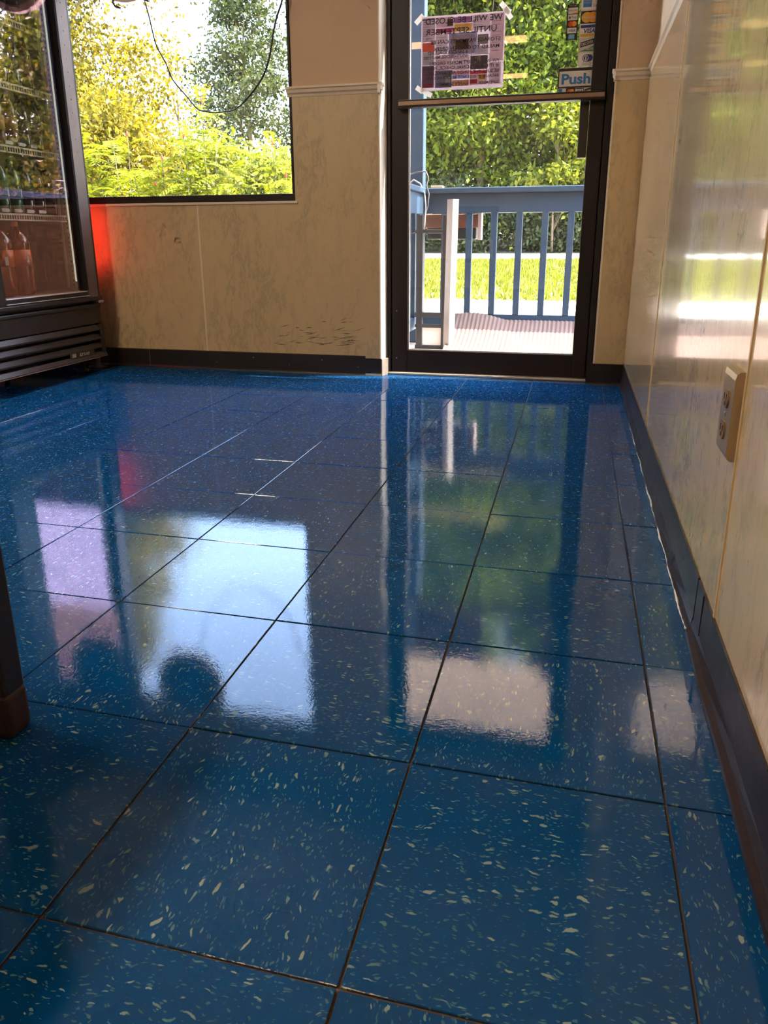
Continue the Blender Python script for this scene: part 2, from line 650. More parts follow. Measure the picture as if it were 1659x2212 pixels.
# walls outside the picture, ceiling
M_WALL_O = simple('beige_wall_paint', (0.50, 0.43, 0.34), 0.6, var=0.05)
tag(box('wall_left', M_WALL_O, None, XL - 0.12, XL, YF - 0.1, 3.006, -0.05, ZC), 'beige left wall behind the cooler', 'wall', kind='structure')
tag(box('wall_front', M_WALL_O, None, XL - 0.12, 0.56, YF - 0.12, YF, -0.05, ZC), 'beige wall of the shop opposite the door', 'wall', kind='structure')
tag(box('ceiling', M_CEIL, None, XL - 0.12, 0.56, YF - 0.12, 3.13, ZC, ZC + 0.08), 'off-white shop ceiling', 'ceiling', kind='structure')

# chair rails
PROF = [(0.0, 0.0), (0.008, 0.002), (0.010, 0.012), (0.018, 0.018), (0.020, 0.030), (0.026, 0.034), (0.026, 0.042), (0.0, 0.042)]


def rail_x(name, x0, x1, zt, label, prot_scale=1.0, mat=M_TRIM):
    poly = [(3.006 - d * prot_scale, zt - 0.042 + h) for d, h in PROF]
    o = MB().prism(poly, x0, x1, 'x').build(name, mat, None)
    return tag(o, label, 'chair rail', kind='structure')


rail_x('trim_1', -1.150, -0.716, 1.283, 'moulded chair rail between window and door')
# its return round the corner into the door opening
MB().prism([(-0.716 + d * 0.8 - 0.012, 1.241 + h) for d, h in PROF], 2.981, 3.03, 'y').build('rail_return', M_WHITE, bpy.data.objects['trim_1'])
rail_x('trim_2', 0.256, XR + 0.012, 1.283, 'short moulded chair rail right of the door')
MB().prism([(0.262 - d * 0.5, 1.241 + h) for d, h in PROF], 2.981, 3.02, 'y').build('rail_return', M_WHITE, bpy.data.objects['trim_2'])
poly = [(XR + 0.024 - d * 1.25, 1.241 + h) for d, h in PROF]
tag(MB().prism(poly, YF, 2.982, 'y').build('trim_3', M_TRIM, None), 'long moulded chair rail on the right wall', 'chair rail', kind='structure')

# baseboards
bb = MB().prism([(3.0, 0), (2.984, 0), (2.986, 0.006), (2.992, 0.012), (2.994, 0.090), (3.0, 0.093)], XL, -0.800, 'x').build('baseboard_back', M_COVE_BACK, None)
tag(bb, 'dark vinyl baseboard under the window', 'baseboard', kind='structure')
MB().prism([(3.0, 0), (2.990, 0), (2.995, 0.010), (2.9955, 0.080), (3.0, 0.082)], -0.800, DX0 + 0.003, 'x').build('base_end', M_COVE_BACK, bb)
MB().prism([(DX0, 2.996), (DX0 + 0.007, 2.995), (-0.696, 3.06), (-0.700, 3.075)], 0.0, 0.080, 'z').build('base_return', simple('pale_base_return', (0.42, 0.34, 0.28), 0.45, var=0.3, nscale=40), bb)  # return in a paler tone than the rest of the base
box('base_joint', simple('brown_base_joint', (0.16, 0.07, 0.03), 0.5), bb, -1.962, -1.959, 2.9915, 2.996, 0.006, 0.092)
for k, xk in enumerate((-1.58, -1.38, -1.19, -1.02, -0.835)):
    box('nail_head', simple('base_nail', (0.25, 0.2, 0.17), 0.4), bb, xk - 0.003, xk + 0.003, 2.9925, 2.995, 0.035 + 0.03 * (k % 2), 0.040 + 0.03 * (k % 2), bev=0.001)
b2 = MB().prism([(3.0, 0), (2.984, 0), (2.988, 0.008), (2.993, 0.012), (2.994, 0.092), (3.0, 0.094)], 0.240, XR, 'x').build('baseboard_door', M_COVE_BACK, None)
tag(b2, 'short dark vinyl baseboard in the corner right of the door', 'baseboard', kind='structure')


def cove(y0, y1, toe, lift, gap):
    n = 26
    prof = [(0.0, 0.100), (-0.0035, 0.100), (-0.004, 0.060), (-0.0045, 0.030), (-0.008 - toe * 0.3, 0.014 + lift), (-0.010 - toe, 0.006 + lift), (-0.011 - toe, 0.0005 + lift * 0.3), (0.0, 0.0005)]
    vs, fs = [], []
    for i in range(n + 1):
        y = y0 + (y1 - y0) * i / n
        wob = 0.0012 * math.sin(y * 19) + 0.0009 * math.sin(y * 53 + 1)
        for k, (d, h) in enumerate(prof):
            w = wob if 3 < k < 7 else (0.0005 * math.sin(y * 11) if k in (1, 2) else 0)
            vs.append((XR + d + w + (gap * math.sin(y * 7) if k in (1, 2) else 0), y, h))
    m = len(prof)
    for i in range(n):
        for k in range(m):
            k2 = (k + 1) % m
            fs.append((i * m + k, i * m + k2, (i + 1) * m + k2, (i + 1) * m + k))
    fs.append(tuple(range(m)))
    fs.append(tuple(n * m + k for k in range(m))[::-1])
    return vs, fs


br = empty('baseboard_right', (0, 0, 0))
tag(br, 'brown cove baseboard along the right wall, loose at the toe', 'baseboard', kind='structure')
for (a, b, toe, lift, gap) in ((0.735, 2.99, 0.002, 0.0, 0.0005), (YF, 0.728, 0.006, 0.003, 0.0008)):
    vs, fs = cove(a, b, toe, lift, gap)
    mesh_obj('cove_strip', vs, fs, M_COVE, br, smooth=False)
# ragged pale bead painting the highlight along the far strip's toe
pts, rr_ = [], []
for i in range(120):
    y = 0.74 + (2.25 - 0.74) * i / 119
    pts.append((0.3795 + 0.0012 * math.sin(y * 37) + random.gauss(0, 0.0004), y, 0.0030))
    rr_.append(max(0.0004, 0.0024 * (0.75 + 0.35 * math.sin(y * 23) + random.gauss(0, 0.22)) * (1.1 - 0.35 * (y - 0.74))))
MB().tube(pts, rr_, 6).build('highlight_bead', M_HIGHLIGHT, br)
box('base_joint', simple('base_joint_dark', (0.01, 0.006, 0.005), 0.5), br, XR - 0.0055, XR - 0.003, 0.668, 0.670, 0.03, 0.099)

# window: frame and pane
window_1 = empty('window_1', (-1.84, 3.05, 0.806))
tag(window_1, 'large dark framed shop window beside the cooler', 'window', kind='structure')
window_1.location = (0, 0, 0)
mb = MB()
mb.box(WX0, WX1, 3.0, 3.10, WZ0, WZ0 + 0.031, bev=0.002)
mb.box(WX0, WX1, 3.0, 3.10, WZ1 - 0.03, WZ1, bev=0.002)
mb.box(WX1 - 0.013, WX1, 2.998, 3.10, WZ0 + 0.031, WZ1 - 0.03, bev=0.002)
mb.box(WX0, WX0 + 0.03, 3.0, 3.10, WZ0 + 0.031, WZ1 - 0.03, bev=0.002)
mb.build('window_frame', M_BRONZE, window_1)
box('pane', M_GLASS, window_1, WX0 + 0.03, WX1 - 0.013, 3.045, 3.051, WZ0 + 0.031, WZ1 - 0.03)

# door: jambs, leaf, pane, push bar, threshold
door_1 = empty('door_1')
tag(door_1, 'dark bronze glass shop door with push bar', 'door', kind='structure')
mb = MB()
mb.box(-0.704, -0.688, 3.060, 3.125, 0.0, DZ1, bev=0.002)
mb.box(0.234, DX1 - 0.001, 3.052, 3.125, 0.0, DZ1, bev=0.002)
mb.box(-0.688, 0.234, 3.06, 3.125, 2.07, DZ1, bev=0.002)
mb.box(0.205, 0.236, 3.1135, 3.1245, 0.0, 2.07)
mb.box(-0.690, -0.660, 3.1135, 3.1245, 0.0, 2.07)
mb.box(0.255, 0.266, 3.080, 3.1245, 0.0, 2.07)
mb.build('door_jamb', M_BRONZE, door_1)
GX0, GX1, GZ0, GZ1 = -0.607, 0.169, 0.118, 1.98
box('stile', M_BRONZE, door_1, -0.686, GX0, 3.068, 3.112, 0.014, 2.066, bev=0.003)
box('stile', M_BRONZE, door_1, GX1, 0.231, 3.068, 3.112, 0.014, 2.066, bev=0.003)
box('bottom_rail', M_BRONZE, door_1, GX0, GX1, 3.069, 3.111, 0.014, GZ0, bev=0.002)
box('top_rail', M_BRONZE, door_1, GX0, GX1, 3.069, 3.111, GZ1, 2.066, bev=0.002)
box('pane', M_GLASS_DOOR, door_1, GX0 - 0.004, GX1 + 0.004, 3.089, 3.095, GZ0 - 0.004, GZ1 + 0.004)
mb = MB()
mb.box(GX0, GX0 + 0.004, 3.078, 3.0885, GZ0, GZ1)
mb.box(GX0, GX1, 3.078, 3.0885, GZ0, GZ0 + 0.004)
mb.build('glazing_bead', M_ALU, door_1)
pb = MB().prism([(3.028, 1.184), (3.044, 1.180), (3.052, 1.186), (3.052, 1.212), (3.044, 1.218), (3.028, 1.214)], -0.648, 0.229, 'x').build('push_bar', M_BRONZE, door_1)
box('wear_strip', M_BRONZE2, pb, -0.645, 0.226, 3.0265, 3.029, 1.192, 1.208, bev=0.0008)
for xb in (-0.640, 0.196):
    box('bracket', M_BRONZE, pb, xb, xb + 0.026, 3.050, 3.0695, 1.184, 1.214, bev=0.002)
box('threshold', M_ALU, door_1, -0.70, 0.236, 3.045, 3.12, 0.0005, 0.012, bev=0.003)
# pull plate on the outside and the closer at the head
box('pull_plate', M_BRONZE, door_1, 0.130, 0.168, 3.100, 3.118, 0.965, 1.19, bev=0.003)
mb = MB().box(-0.36, -0.11, 3.020, 3.066, 2.005, 2.060, bev=0.004)
mb.box(-0.16, -0.135, 3.03, 3.05, 2.06, 2.075)
mb.build('door_closer', M_BRONZE, door_1)
for zs in (0.075, 0.30):
    box('screw_head', simple('steel_screw', (0.3, 0.27, 0.25), 0.3, metal=0.8), door_1, -0.664, -0.658, 3.0668, 3.069, zs, zs + 0.006, bev=0.0015)

# ------------------------------------------------------------------ ceiling lamps (amber) and added white fill lights, out of view
def emis(name, col, strength):
    t = NT(name)
    e = t.n('Emission')
    e.inputs[0].default_value = (*col, 1)
    e.inputs[1].default_value = strength
    return t.surf(e.outputs[0])


M_TUBE = emis('amber_lamp_glow', (1.0, 0.60, 0.24), 6.0)
M_FILL = emis('white_fill_glow', (1.0, 0.84, 0.64), 38.0)  # unseen fill light, added to brighten the right and back walls
M_FILL_SOFT = emis('soft_white_fill_glow', (1.0, 0.82, 0.60), 7.0)  # second unseen fill, added where no pane mirrors it
M_LAMPBODY = simple('white_lamp_body', (0.7, 0.7, 0.68), 0.4)
for (lx, ly, lw_, ld_, glow, lab) in ((-1.05, -1.45, 0.62, 0.14, M_TUBE, 'dim amber ceiling lamp nearer the door'), (-1.15, -3.15, 0.62, 0.14, M_TUBE, 'dim amber ceiling lamp at the far end of the shop'),
                                      (-1.72, 0.15, 0.14, 0.62, M_FILL, 'bright white fill light added unseen in front of the cooler'), (-1.95, -1.30, 0.14, 0.62, M_FILL_SOFT, 'soft white fill light added unseen along the left wall')):
    r = empty('ceiling_light', (lx, ly, ZC))
    tag(r, lab, 'lamp', 'ceiling lamps')
    MB().box(-lw_, lw_, -ld_, ld_, -0.035, -0.001, bev=0.004).build('frame', M_LAMPBODY, r)
    MB().box(-lw_ + 0.02, lw_ - 0.02, -ld_ + 0.02, ld_ - 0.02, -0.042, -0.0352).build('diffuser', glow, r)

# ------------------------------------------------------------------ outdoors: ground
def ground_strip(name, mat, x0, x1, ys, zs, label, cat, nx=30, amp=0.0, kind='structure'):
    vs, fs = [], []
    for j, (y, z) in enumerate(zip(ys, zs)):
        for i in range(nx + 1):
            x = x0 + (x1 - x0) * i / nx
            vs.append((x, y, z + amp * (math.sin(x * 1.7 + y) + math.sin(x * 3.1 - y * 2.3))))
    for j in range(len(ys) - 1):
        for i in range(nx):
            a = j * (nx + 1) + i
            fs.append((a, a + 1, a + nx + 2, a + nx + 1))
    o = mesh_obj(name, vs, fs, mat, None, smooth=True)
    return tag(o, label, cat, kind=kind)


M_PAVE = simple('pale_concrete', (0.70, 0.65, 0.58), 0.85, var=0.12, nscale=3, bump=0.1)
M_ROAD = simple('pale_road', (0.50, 0.48, 0.46), 0.85, var=0.1, nscale=2)
M_SOIL = simple('forest_floor', (0.10, 0.075, 0.04), 0.95, var=0.5, nscale=4, bump=0.3)
M_LAWN = simple('lawn_turf', (0.10, 0.115, 0.012), 0.9, var=0.35, nscale=5, bump=0.3)
GZ = -0.35
ground_strip('pavement', M_PAVE, -45, 45, [3.14, 6, 9, 12.3], [GZ, GZ, GZ, GZ], 'sunlit pale parking lot in front of the shop', 'pavement')
ground_strip('lawn_ground', M_LAWN, -45, 45, [12.3, 15, 18, 21, 23.5], [GZ, -0.26, -0.16, -0.06, 0.03], 'sunlit strip of lawn across the parking lot', 'lawn', amp=0.01)
ground_strip('road', M_ROAD, -45, 45, [23.5, 25.5, 27.5], [0.03, 0.08, 0.12], 'pale road in front of the woods', 'road')
ground_strip('forest_ground', M_SOIL, -45, 45, [27.5, 35, 45, 60], [0.12, 0.5, 1.0, 1.5], 'leaf litter under the trees', 'ground')
# blades of grass
n = 26000
gx = RNG.uniform(-7.5, 3.0, n)
gy = 12.3 + 11.0 * RNG.random(n)
gz = GZ + (gy - 12.3) / 11.2 * 0.37
hh = RNG.uniform(0.04, 0.13, n)
ang = RNG.uniform(0, 6.283, n)
wd = 0.02
v = np.zeros((n, 3, 3))
v[:, 0] = np.stack([gx - wd * np.cos(ang), gy - wd * np.sin(ang), gz], 1)
v[:, 1] = np.stack([gx + wd * np.cos(ang), gy + wd * np.sin(ang), gz], 1)
v[:, 2] = np.stack([gx + RNG.normal(0, 0.03, n), gy + RNG.normal(0, 0.03, n), gz + hh], 1)


def np_mesh(name, verts, faces_flat, k, mat, parent=None, smooth=False):
    me = bpy.data.meshes.new(name)
    nv = len(verts)
    nf = len(faces_flat) // k
    me.vertices.add(nv)
    me.vertices.foreach_set('co', np.ascontiguousarray(verts, np.float32).ravel())
    me.loops.add(nf * k)
    me.loops.foreach_set('vertex_index', np.ascontiguousarray(faces_flat, np.int32))
    me.polygons.add(nf)
    me.polygons.foreach_set('loop_start', np.arange(0, nf * k, k, dtype=np.int32))
    me.update(calc_edges=True)
    me.validate()
    return link(name, me, mat, parent)


def leaf_mat(name, c0, c1, trans=0.55, gloss=0.25):
    t = NT(name)
    g = t.n('NewGeometry')
    c = t.mixc(g.outputs['Random Per Island'], c0, c1)
    df = t.pbsdf(None, 0.45, 0, gloss)
    t.l(c, df.inputs['Base Color'])
    tl = t.n('BsdfTranslucent')
    t.l(t.mixc(1.0, c, (1.0, 0.95, 0.45), 'MULTIPLY'), tl.inputs[0])
    mx = t.n('MixShader')
    mx.inputs[0].default_value = trans
    t.l(df.outputs[0], mx.inputs[1])
    t.l(tl.outputs[0], mx.inputs[2])
    return t.surf(mx.outputs[0])


M_GRASS = leaf_mat('grass_blade', (0.11, 0.14, 0.010), (0.24, 0.235, 0.024), 0.3)
gr = np_mesh('grass', v.reshape(-1, 3), np.arange(n * 3), 3, M_GRASS)
tag(gr, 'short bright green grass on the lawn strip', 'grass', kind='stuff')

# ------------------------------------------------------------------ trees and shrubs
M_LEAF_Y = leaf_mat('yellow_green_leaf', (0.09, 0.09, 0.006), (0.25, 0.19, 0.014), 0.5)
M_LEAF_G = leaf_mat('mid_green_leaf', (0.045, 0.09, 0.006), (0.27, 0.32, 0.026), 0.5)
M_LEAF_D = leaf_mat('grey_green_leaf', (0.030, 0.048, 0.018), (0.085, 0.105, 0.035), 0.4)
M_LEAF_S = leaf_mat('sumac_leaf', (0.095, 0.14, 0.006), (0.23, 0.245, 0.012), 0.5)
M_LEAF_L = leaf_mat('sapling_leaf', (0.10, 0.14, 0.012), (0.26, 0.27, 0.03), 0.5)
M_BARK = simple('grey_brown_bark', (0.16, 0.11, 0.07), 0.9, var=0.4, nscale=14, bump=0.5)
M_SUMAC_RED = simple('red_sumac_fruit', (0.40, 0.03, 0.02), 0.7, var=0.3, nscale=40)


def leaves(pos, size, rng, ratio=0.55):
    """folded pointed leaves: four corners, two triangles each"""
    n = len(pos)
    d = rng.normal(0, 1, (n, 3))
    d[:, 2] -= 0.35
    d /= np.linalg.norm(d, axis=1)[:, None]
    a = rng.normal(0, 1, (n, 3))
    s = np.cross(d, a)
    s /= np.linalg.norm(s, axis=1)[:, None] + 1e-9
    nn = np.cross(d, s)
    L = size * rng.uniform(0.6, 1.25, n)[:, None]
    wv = L * ratio * 0.5
    v = np.zeros((n, 4, 3))
    v[:, 0] = pos
    v[:, 1] = pos + d * L * 0.45 + s * wv + nn * L * 0.10
    v[:, 2] = pos + d * L
    v[:, 3] = pos + d * L * 0.45 - s * wv + nn * L * 0.10
    b = np.arange(n)[:, None] * 4
    f = np.concatenate([b + 0, b + 1, b + 2, b + 0, b + 2, b + 3], 1)
    return v.reshape(-1, 3), f.ravel()


def tree(name, label, base, height, z0, rx, ry, nleaf, lsize, mat, ncl=60, spread=0.5, group=None, seed=1, cat='tree', top_pow=0.8, trunk=0.14):
    rng = np.random.default_rng(seed)
    root = empty(name, base)
    tag(root, label, cat, group)
    # clusters inside an egg-shaped crown
    u = rng.random(ncl)
    zc = z0 + (height - z0) * u
    prof = np.sin(np.pi * (0.10 + 0.86 * u) ** top_pow) ** 0.8
    th = rng.uniform(0, 2 * np.pi, ncl)
    rad = np.sqrt(rng.random(ncl)) * 0.95
    cl = np.stack([rx * prof * rad * np.cos(th), ry * prof * rad * np.sin(th), zc], 1)
    idx = rng.integers(0, ncl, nleaf)
    sp = spread * rng.uniform(0.5, 1.2, ncl)[idx][:, None]
    pos = cl[idx] + rng.normal(0, 1, (nleaf, 3)) * sp * np.array([1, 1, 0.7])
    pos[:, 2] = np.maximum(pos[:, 2], 0.05)
    v, f = leaves(pos, lsize, rng)
    tag(np_mesh('foliage', v, f, 3, mat, root), kind='stuff')
    # trunk and branches
    mb = MB()
    hb = height * 0.8
    tp = [(0.15 * math.sin(k * 1.3 + seed) * k / 6, 0.1 * math.cos(k + seed) * k / 6, hb * k / 6) for k in range(7)]
    mb.tube(tp, [trunk * (1 - 0.13 * k) for k in range(7)], 7)
    for k in range(min(ncl, 14)):
        c = cl[k]
        j = min(6, max(0, int(c[2] / hb * 6) - 1))
        p0 = Vector(tp[j])
        p1 = Vector(c)
        mid = p0.lerp(p1, 0.5) + Vector((0, 0, 0.15))
        mb.tube([p0, mid, p1], [trunk * 0.3, trunk * 0.2, trunk * 0.06], 5)
    mb.build('trunk', M_BARK, root)
    return root


# woods behind the road, seen through the door
G_W = 'trees of the woods across the road'
tree('broadleaf_tree', 'green broadleaf tree behind the porch post, seen through the door', (-7.4, 31.0, 0.3), 17, 0.4, 3.0, 2.2, 42000, 0.23, M_LEAF_G, 150, 0.62, G_W, 3)
tree('broadleaf_tree', 'green broadleaf tree behind the taped notice on the door', (-3.6, 29.8, 0.2), 18, 0.4, 2.8, 2.0, 46000, 0.22, M_LEAF_G, 160, 0.60, G_W, 4)
tree('broadleaf_tree', 'green broadleaf tree behind the door pane, below the card stickers', (0.2, 30.5, 0.25), 18, 0.4, 3.0, 2.0, 46000, 0.23, M_LEAF_G, 160, 0.60, G_W, 5)
tree('broadleaf_tree', 'green broadleaf tree just right of the door pane view', (4.6, 31, 0.25), 16, 0.5, 3.2, 2.0, 26000, 0.26, M_LEAF_G, 120, 0.62, G_W, 6)
tree('dark_tree', 'dark background tree deep in the woods, left of the notice', (-6.0, 35.0, 0.5), 20, 0.3, 4.0, 2.4, 36000, 0.32, M_LEAF_D, 150, 0.75, G_W, 7)
tree('dark_tree', 'dark background tree deep in the woods, behind the card stickers', (-0.8, 35.5, 0.5), 20, 0.3, 4.0, 2.4, 36000, 0.32, M_LEAF_D, 150, 0.75, G_W, 8)
tree('sapling', 'bright young maple sapling at the edge of the road', (-0.75, 27.9, 0.15), 4.9, 1.6, 1.15, 0.9, 3200, 0.22, M_LEAF_L, 26, 0.30, None, 9, trunk=0.05)
tree('roadside_bush', 'low dark bush at the foot of the woods, left half of the door', (-4.3, 28.4, 0.15), 2.4, 0.1, 2.2, 0.7, 7000, 0.17, M_LEAF_D, 50, 0.34, 'roadside bushes', 10, cat='bush', trunk=0.05)
tree('roadside_bush', 'low dark bush at the foot of the woods, right half of the door', (-0.6, 28.6, 0.15), 2.2, 0.1, 2.2, 0.7, 7000, 0.17, M_LEAF_D, 50, 0.34, 'roadside bushes', 12, cat='bush', trunk=0.05)

# more of the wood's edge towards the right, mirrored in the cooler glass
for k, (tx, ty, hh_, lab) in enumerate(((9.5, 30.0, 9.4, 'yellow green tree of the woods well right of the door'), (14.0, 29.0, 9.2, 'yellow green tree of the woods, second right of the door'), (18.5, 30.5, 9.6, 'yellow green tree of the woods, third right of the door'), (23.5, 29.5, 9.2, 'yellow green tree of the woods, farthest right of the door'))):
    tree('edge_tree', lab, (tx, ty, 0.25), hh_, 0.4, 3.2, 2.0, 22000, 0.30, M_LEAF_Y if k % 2 else M_LEAF_G, 120, 0.62, G_W, 40 + k)

# seen through the window
tree('yellow_tree', 'tall yellow green sunlit tree rising beside the cooler in the window', (-9.75, 13.2, GZ), 9.4, 0.6, 2.15, 1.6, 85000, 0.105, M_LEAF_Y, 220, 0.38, None, 21, top_pow=0.7)
tree('grey_tree', 'grey green tree under the right end of the hanging cord', (-10.6, 24.2, 0.05), 8.6, 1.0, 2.1, 1.6, 17000, 0.15, M_LEAF_D, 70, 0.42, None, 22)
tree('thin_birch', 'thin sparse tree against the sky in the middle of the window', (-9.3, 17.2, -0.2), 6.6, 1.5, 0.75, 0.7, 750, 0.11, M_LEAF_Y, 26, 0.26, None, 23, trunk=0.04)
tree('leafy_bush', 'dense yellow green bush low in the window next to the cooler', (-6.35, 9.7, GZ), 3.0, 0.2, 1.15, 0.9, 15000, 0.085, M_LEAF_Y, 80, 0.22, 'bushes outside the window', 24, cat='bush', trunk=0.04)
tree('leafy_bush', 'dense green bush low in the middle of the window', (-5.3, 10.4, GZ), 2.35, 0.2, 1.2, 0.9, 14000, 0.085, M_LEAF_L, 80, 0.22, 'bushes outside the window', 25, cat='bush', trunk=0.04)
tree('leafy_bush', 'dense green bush low at the right end of the window', (-4.1, 10.2, GZ), 2.05, 0.2, 1.2, 0.9, 14000, 0.085, M_LEAF_L, 80, 0.22, 'bushes outside the window', 26, cat='bush', trunk=0.04)


def sumac(label, base, height, nfr, seed, spreadr=0.45):
    """stems carrying arching feathered fronds and a red fruit cone"""
    rng = np.random.default_rng(seed)
    root = empty('sumac_shrub', base)
    tag(root, label, 'shrub', 'sumac shrubs outside the window')
    V, Fc = [], []
    base_i = 0
    mb = MB()
    nst = 5
    tips = []
    for s in range(nst):
        a = rng.uniform(0, 6.28)
        r = spreadr * rng.uniform(0.2, 1.0)
        h = height * (1.0 if s == 0 else rng.uniform(0.62, 0.95))
        if s == 0:
            r = 0.06
        tip = Vector((r * math.cos(a), r * math.sin(a), h))
        tips.append(tip)
        mb.tube([(0.3 * tip.x, 0.3 * tip.y, 0.0), (0.55 * tip.x, 0.55 * tip.y, h * 0.5), tip], [0.014, 0.010, 0.004], 5)
    mb.build('stem', simple('green_brown_stem', (0.05, 0.05, 0.02), 0.8), root)
    for k in range(nfr):
        tip = tips[k % nst]
        t = rng.random() ** 1.6
        o = np.array(tip) * np.array([1, 1, 1 - 0.45 * t])
        a = rng.uniform(0, 6.28)
        L = rng.uniform(0.30, 0.46)
        el = rng.uniform(0.1, 0.9) * (1 - 0.6 * t)
        dirh = np.array([math.cos(a), math.sin(a), 0])
        npair = 11
        for j in range(npair):
            u = (j + 1) / npair
            p = o + dirh * L * u * math.cos(el) + np.array([0, 0, L * (u * math.sin(el) * 1.2 - 0.55 * u * u)])
            tang = dirh * math.cos(el) + np.array([0, 0, math.sin(el) * 1.2 - 1.1 * u])
            tang /= np.linalg.norm(tang)
            side = np.cross(tang, [0, 0, 1.0])
            side /= np.linalg.norm(side) + 1e-9
            ll = 0.105 * (1 - 0.55 * abs(u - 0.45))
            for sg in (-1, 1):
                d = side * sg * 0.86 + tang * 0.45 + np.array([0, 0, -0.22])
                d /= np.linalg.norm(d)
                w = tang * 0.016
                V += [p, p + d * ll * 0.4 + w, p + d * ll, p + d * ll * 0.4 - w]
                Fc += [base_i, base_i + 1, base_i + 2, base_i, base_i + 2, base_i + 3]
                base_i += 4
    tag(np_mesh('foliage', np.array(V), np.array(Fc), 3, M_LEAF_S, root), kind='stuff')
    for tip in tips[:2]:
        MB().lathe([(0, 0), (0.011, 0.012), (0.014, 0.035), (0.009, 0.06), (0, 0.075)], 8, tuple(tip)).build('fruit_cone', M_SUMAC_RED, root)
    return root


sumac('bright sumac shrub directly below the lowest sag of the cord', (-4.40, 8.6, GZ), 2.55, 100, 31)
sumac('bright feathery sumac shrub low in the centre of the window', (-4.85, 8.3, GZ), 1.90, 90, 32)
sumac('bright sumac shrub at the right edge of the window', (-3.55, 8.9, GZ), 2.10, 90, 33)
sumac('bright sumac shrub between the cooler and the window centre', (-5.60, 8.8, GZ), 2.25, 95, 34)
sumac('sumac shrub right beside the cooler edge in the window', (-6.35, 8.6, GZ), 2.35, 95, 35)

# ------------------------------------------------------------------ porch
M_BLUE = simple('blue_grey_porch_paint', (0.024, 0.046, 0.074), 0.5, var=0.2, nscale=22, bump=0.15, spec=0.2)
M_DECK = simple('weathered_deck_board', (0.26, 0.20, 0.16), 0.8, var=0.3, nscale=18, bump=0.3)
M_SOFFIT = simple('cream_soffit_paint', (0.86, 0.70, 0.58), 0.6, var=0.04)
DZ = -0.03
deck = box('porch_deck', simple('deck_joist_wood', (0.12, 0.09, 0.07), 0.9), None, -1.0, 1.6, 3.135, 4.62, GZ, DZ - 0.03)
tag(deck, 'weathered board porch deck outside the door', 'deck', kind='structure')
for k in range(11):
    y0 = 3.14 + k * 0.135
    box('plank', M_DECK, deck, -1.0, 1.6, y0, y0 + 0.128, DZ - 0.03, DZ, bev=0.003, seg=1)
# lean-to porch roof, high at the wall and low over the railing
def roof_z(y):
    return 3.15 - 0.617 * (y - 3.14)


roof = MB().prism([(3.14, roof_z(3.14) + 0.012), (4.44, roof_z(4.44) + 0.012), (4.44, roof_z(4.44) + 0.09), (3.14, roof_z(3.14) + 0.09)], -1.0, 0.30, 'x').build('porch_roof', M_SOFFIT, None)
tag(roof, 'sloping cream boarded porch roof over the door', 'porch roof', kind='structure')
for k in range(7):
    ya = 3.14 + k * 0.185
    yb = ya + 0.178
    MB().prism([(ya, roof_z(ya)), (yb, roof_z(yb)), (yb, roof_z(yb) + 0.0125), (ya, roof_z(ya) + 0.0125)], -1.0, 0.30, 'x').build('soffit_board', M_SOFFIT, roof)
post = MB().box(-0.900, -0.811, 4.44, 4.529, DZ, 2.372, bev=0.006).build('porch_post', M_BLUE, None)
tag(post, 'square blue grey porch post behind the door glass', 'post')

rl = empty('porch_railing')
tag(rl, 'blue grey wooden porch railing across the back of the porch', 'railing')
box('rail_cap', M_BLUE, rl, -0.811, 1.58, 4.44, 4.585, 0.905, 0.938, bev=0.005)
box('top_rail', M_BLUE, rl, -0.811, 1.58, 4.485, 4.523, 0.788, 0.905, bev=0.003)
box('bottom_rail', M_BLUE, rl, -0.811, 1.58, 4.49, 4.528, 0.075, 0.160, bev=0.003)
bx0 = box('baluster', M_BLUE, rl, -0.020, 0.020, -0.019, 0.019, 0.160, 0.788, bev=0.003)
for k in range(14):
    o = bx0 if k == 0 else bx0.copy()
    if k:
        COL.objects.link(o)
        o.parent = rl
    o.location = (-0.678 + 0.1575 * k, 4.506, 0)
box('end_post', M_BLUE, rl, 1.53, 1.62, 4.46, 4.55, DZ, 0.905, bev=0.005)

sr = empty('side_railing')
tag(sr, 'sunlit blue side railing running from the post towards the shop', 'railing')
box('rail_cap', M_BLUE, sr, -0.905, -0.790, 3.62, 4.438, 0.905, 0.938, bev=0.005)
box('top_rail', M_BLUE, sr, -0.845, -0.807, 3.65, 4.438, 0.780, 0.905, bev=0.003)
box('bottom_rail', M_BLUE, sr, -0.845, -0.807, 3.65, 4.438, 0.085, 0.160, bev=0.003)
bx1 = box('baluster', M_BLUE, sr, -0.019, 0.019, -0.020, 0.020, 0.160, 0.780, bev=0.003)
for k in range(5):
    o = bx1 if k == 0 else bx1.copy()
    if k:
        COL.objects.link(o)
        o.parent = sr
    o.location = (-0.826, 4.36 - 0.155 * k, 0)
box('end_post', M_BLUE, sr, -0.87, -0.785, 3.57, 3.655, DZ, 0.905, bev=0.005)

blk = MB().box(-0.765, -0.690, 4.46, 4.53, 0.9385, 0.953, bev=0.003).build('wood_block', simple('raw_wood_offcut', (0.45, 0.30, 0.18), 0.7), None)
tag(blk, 'small wooden offcut lying on the railing beside the post', 'wood block')

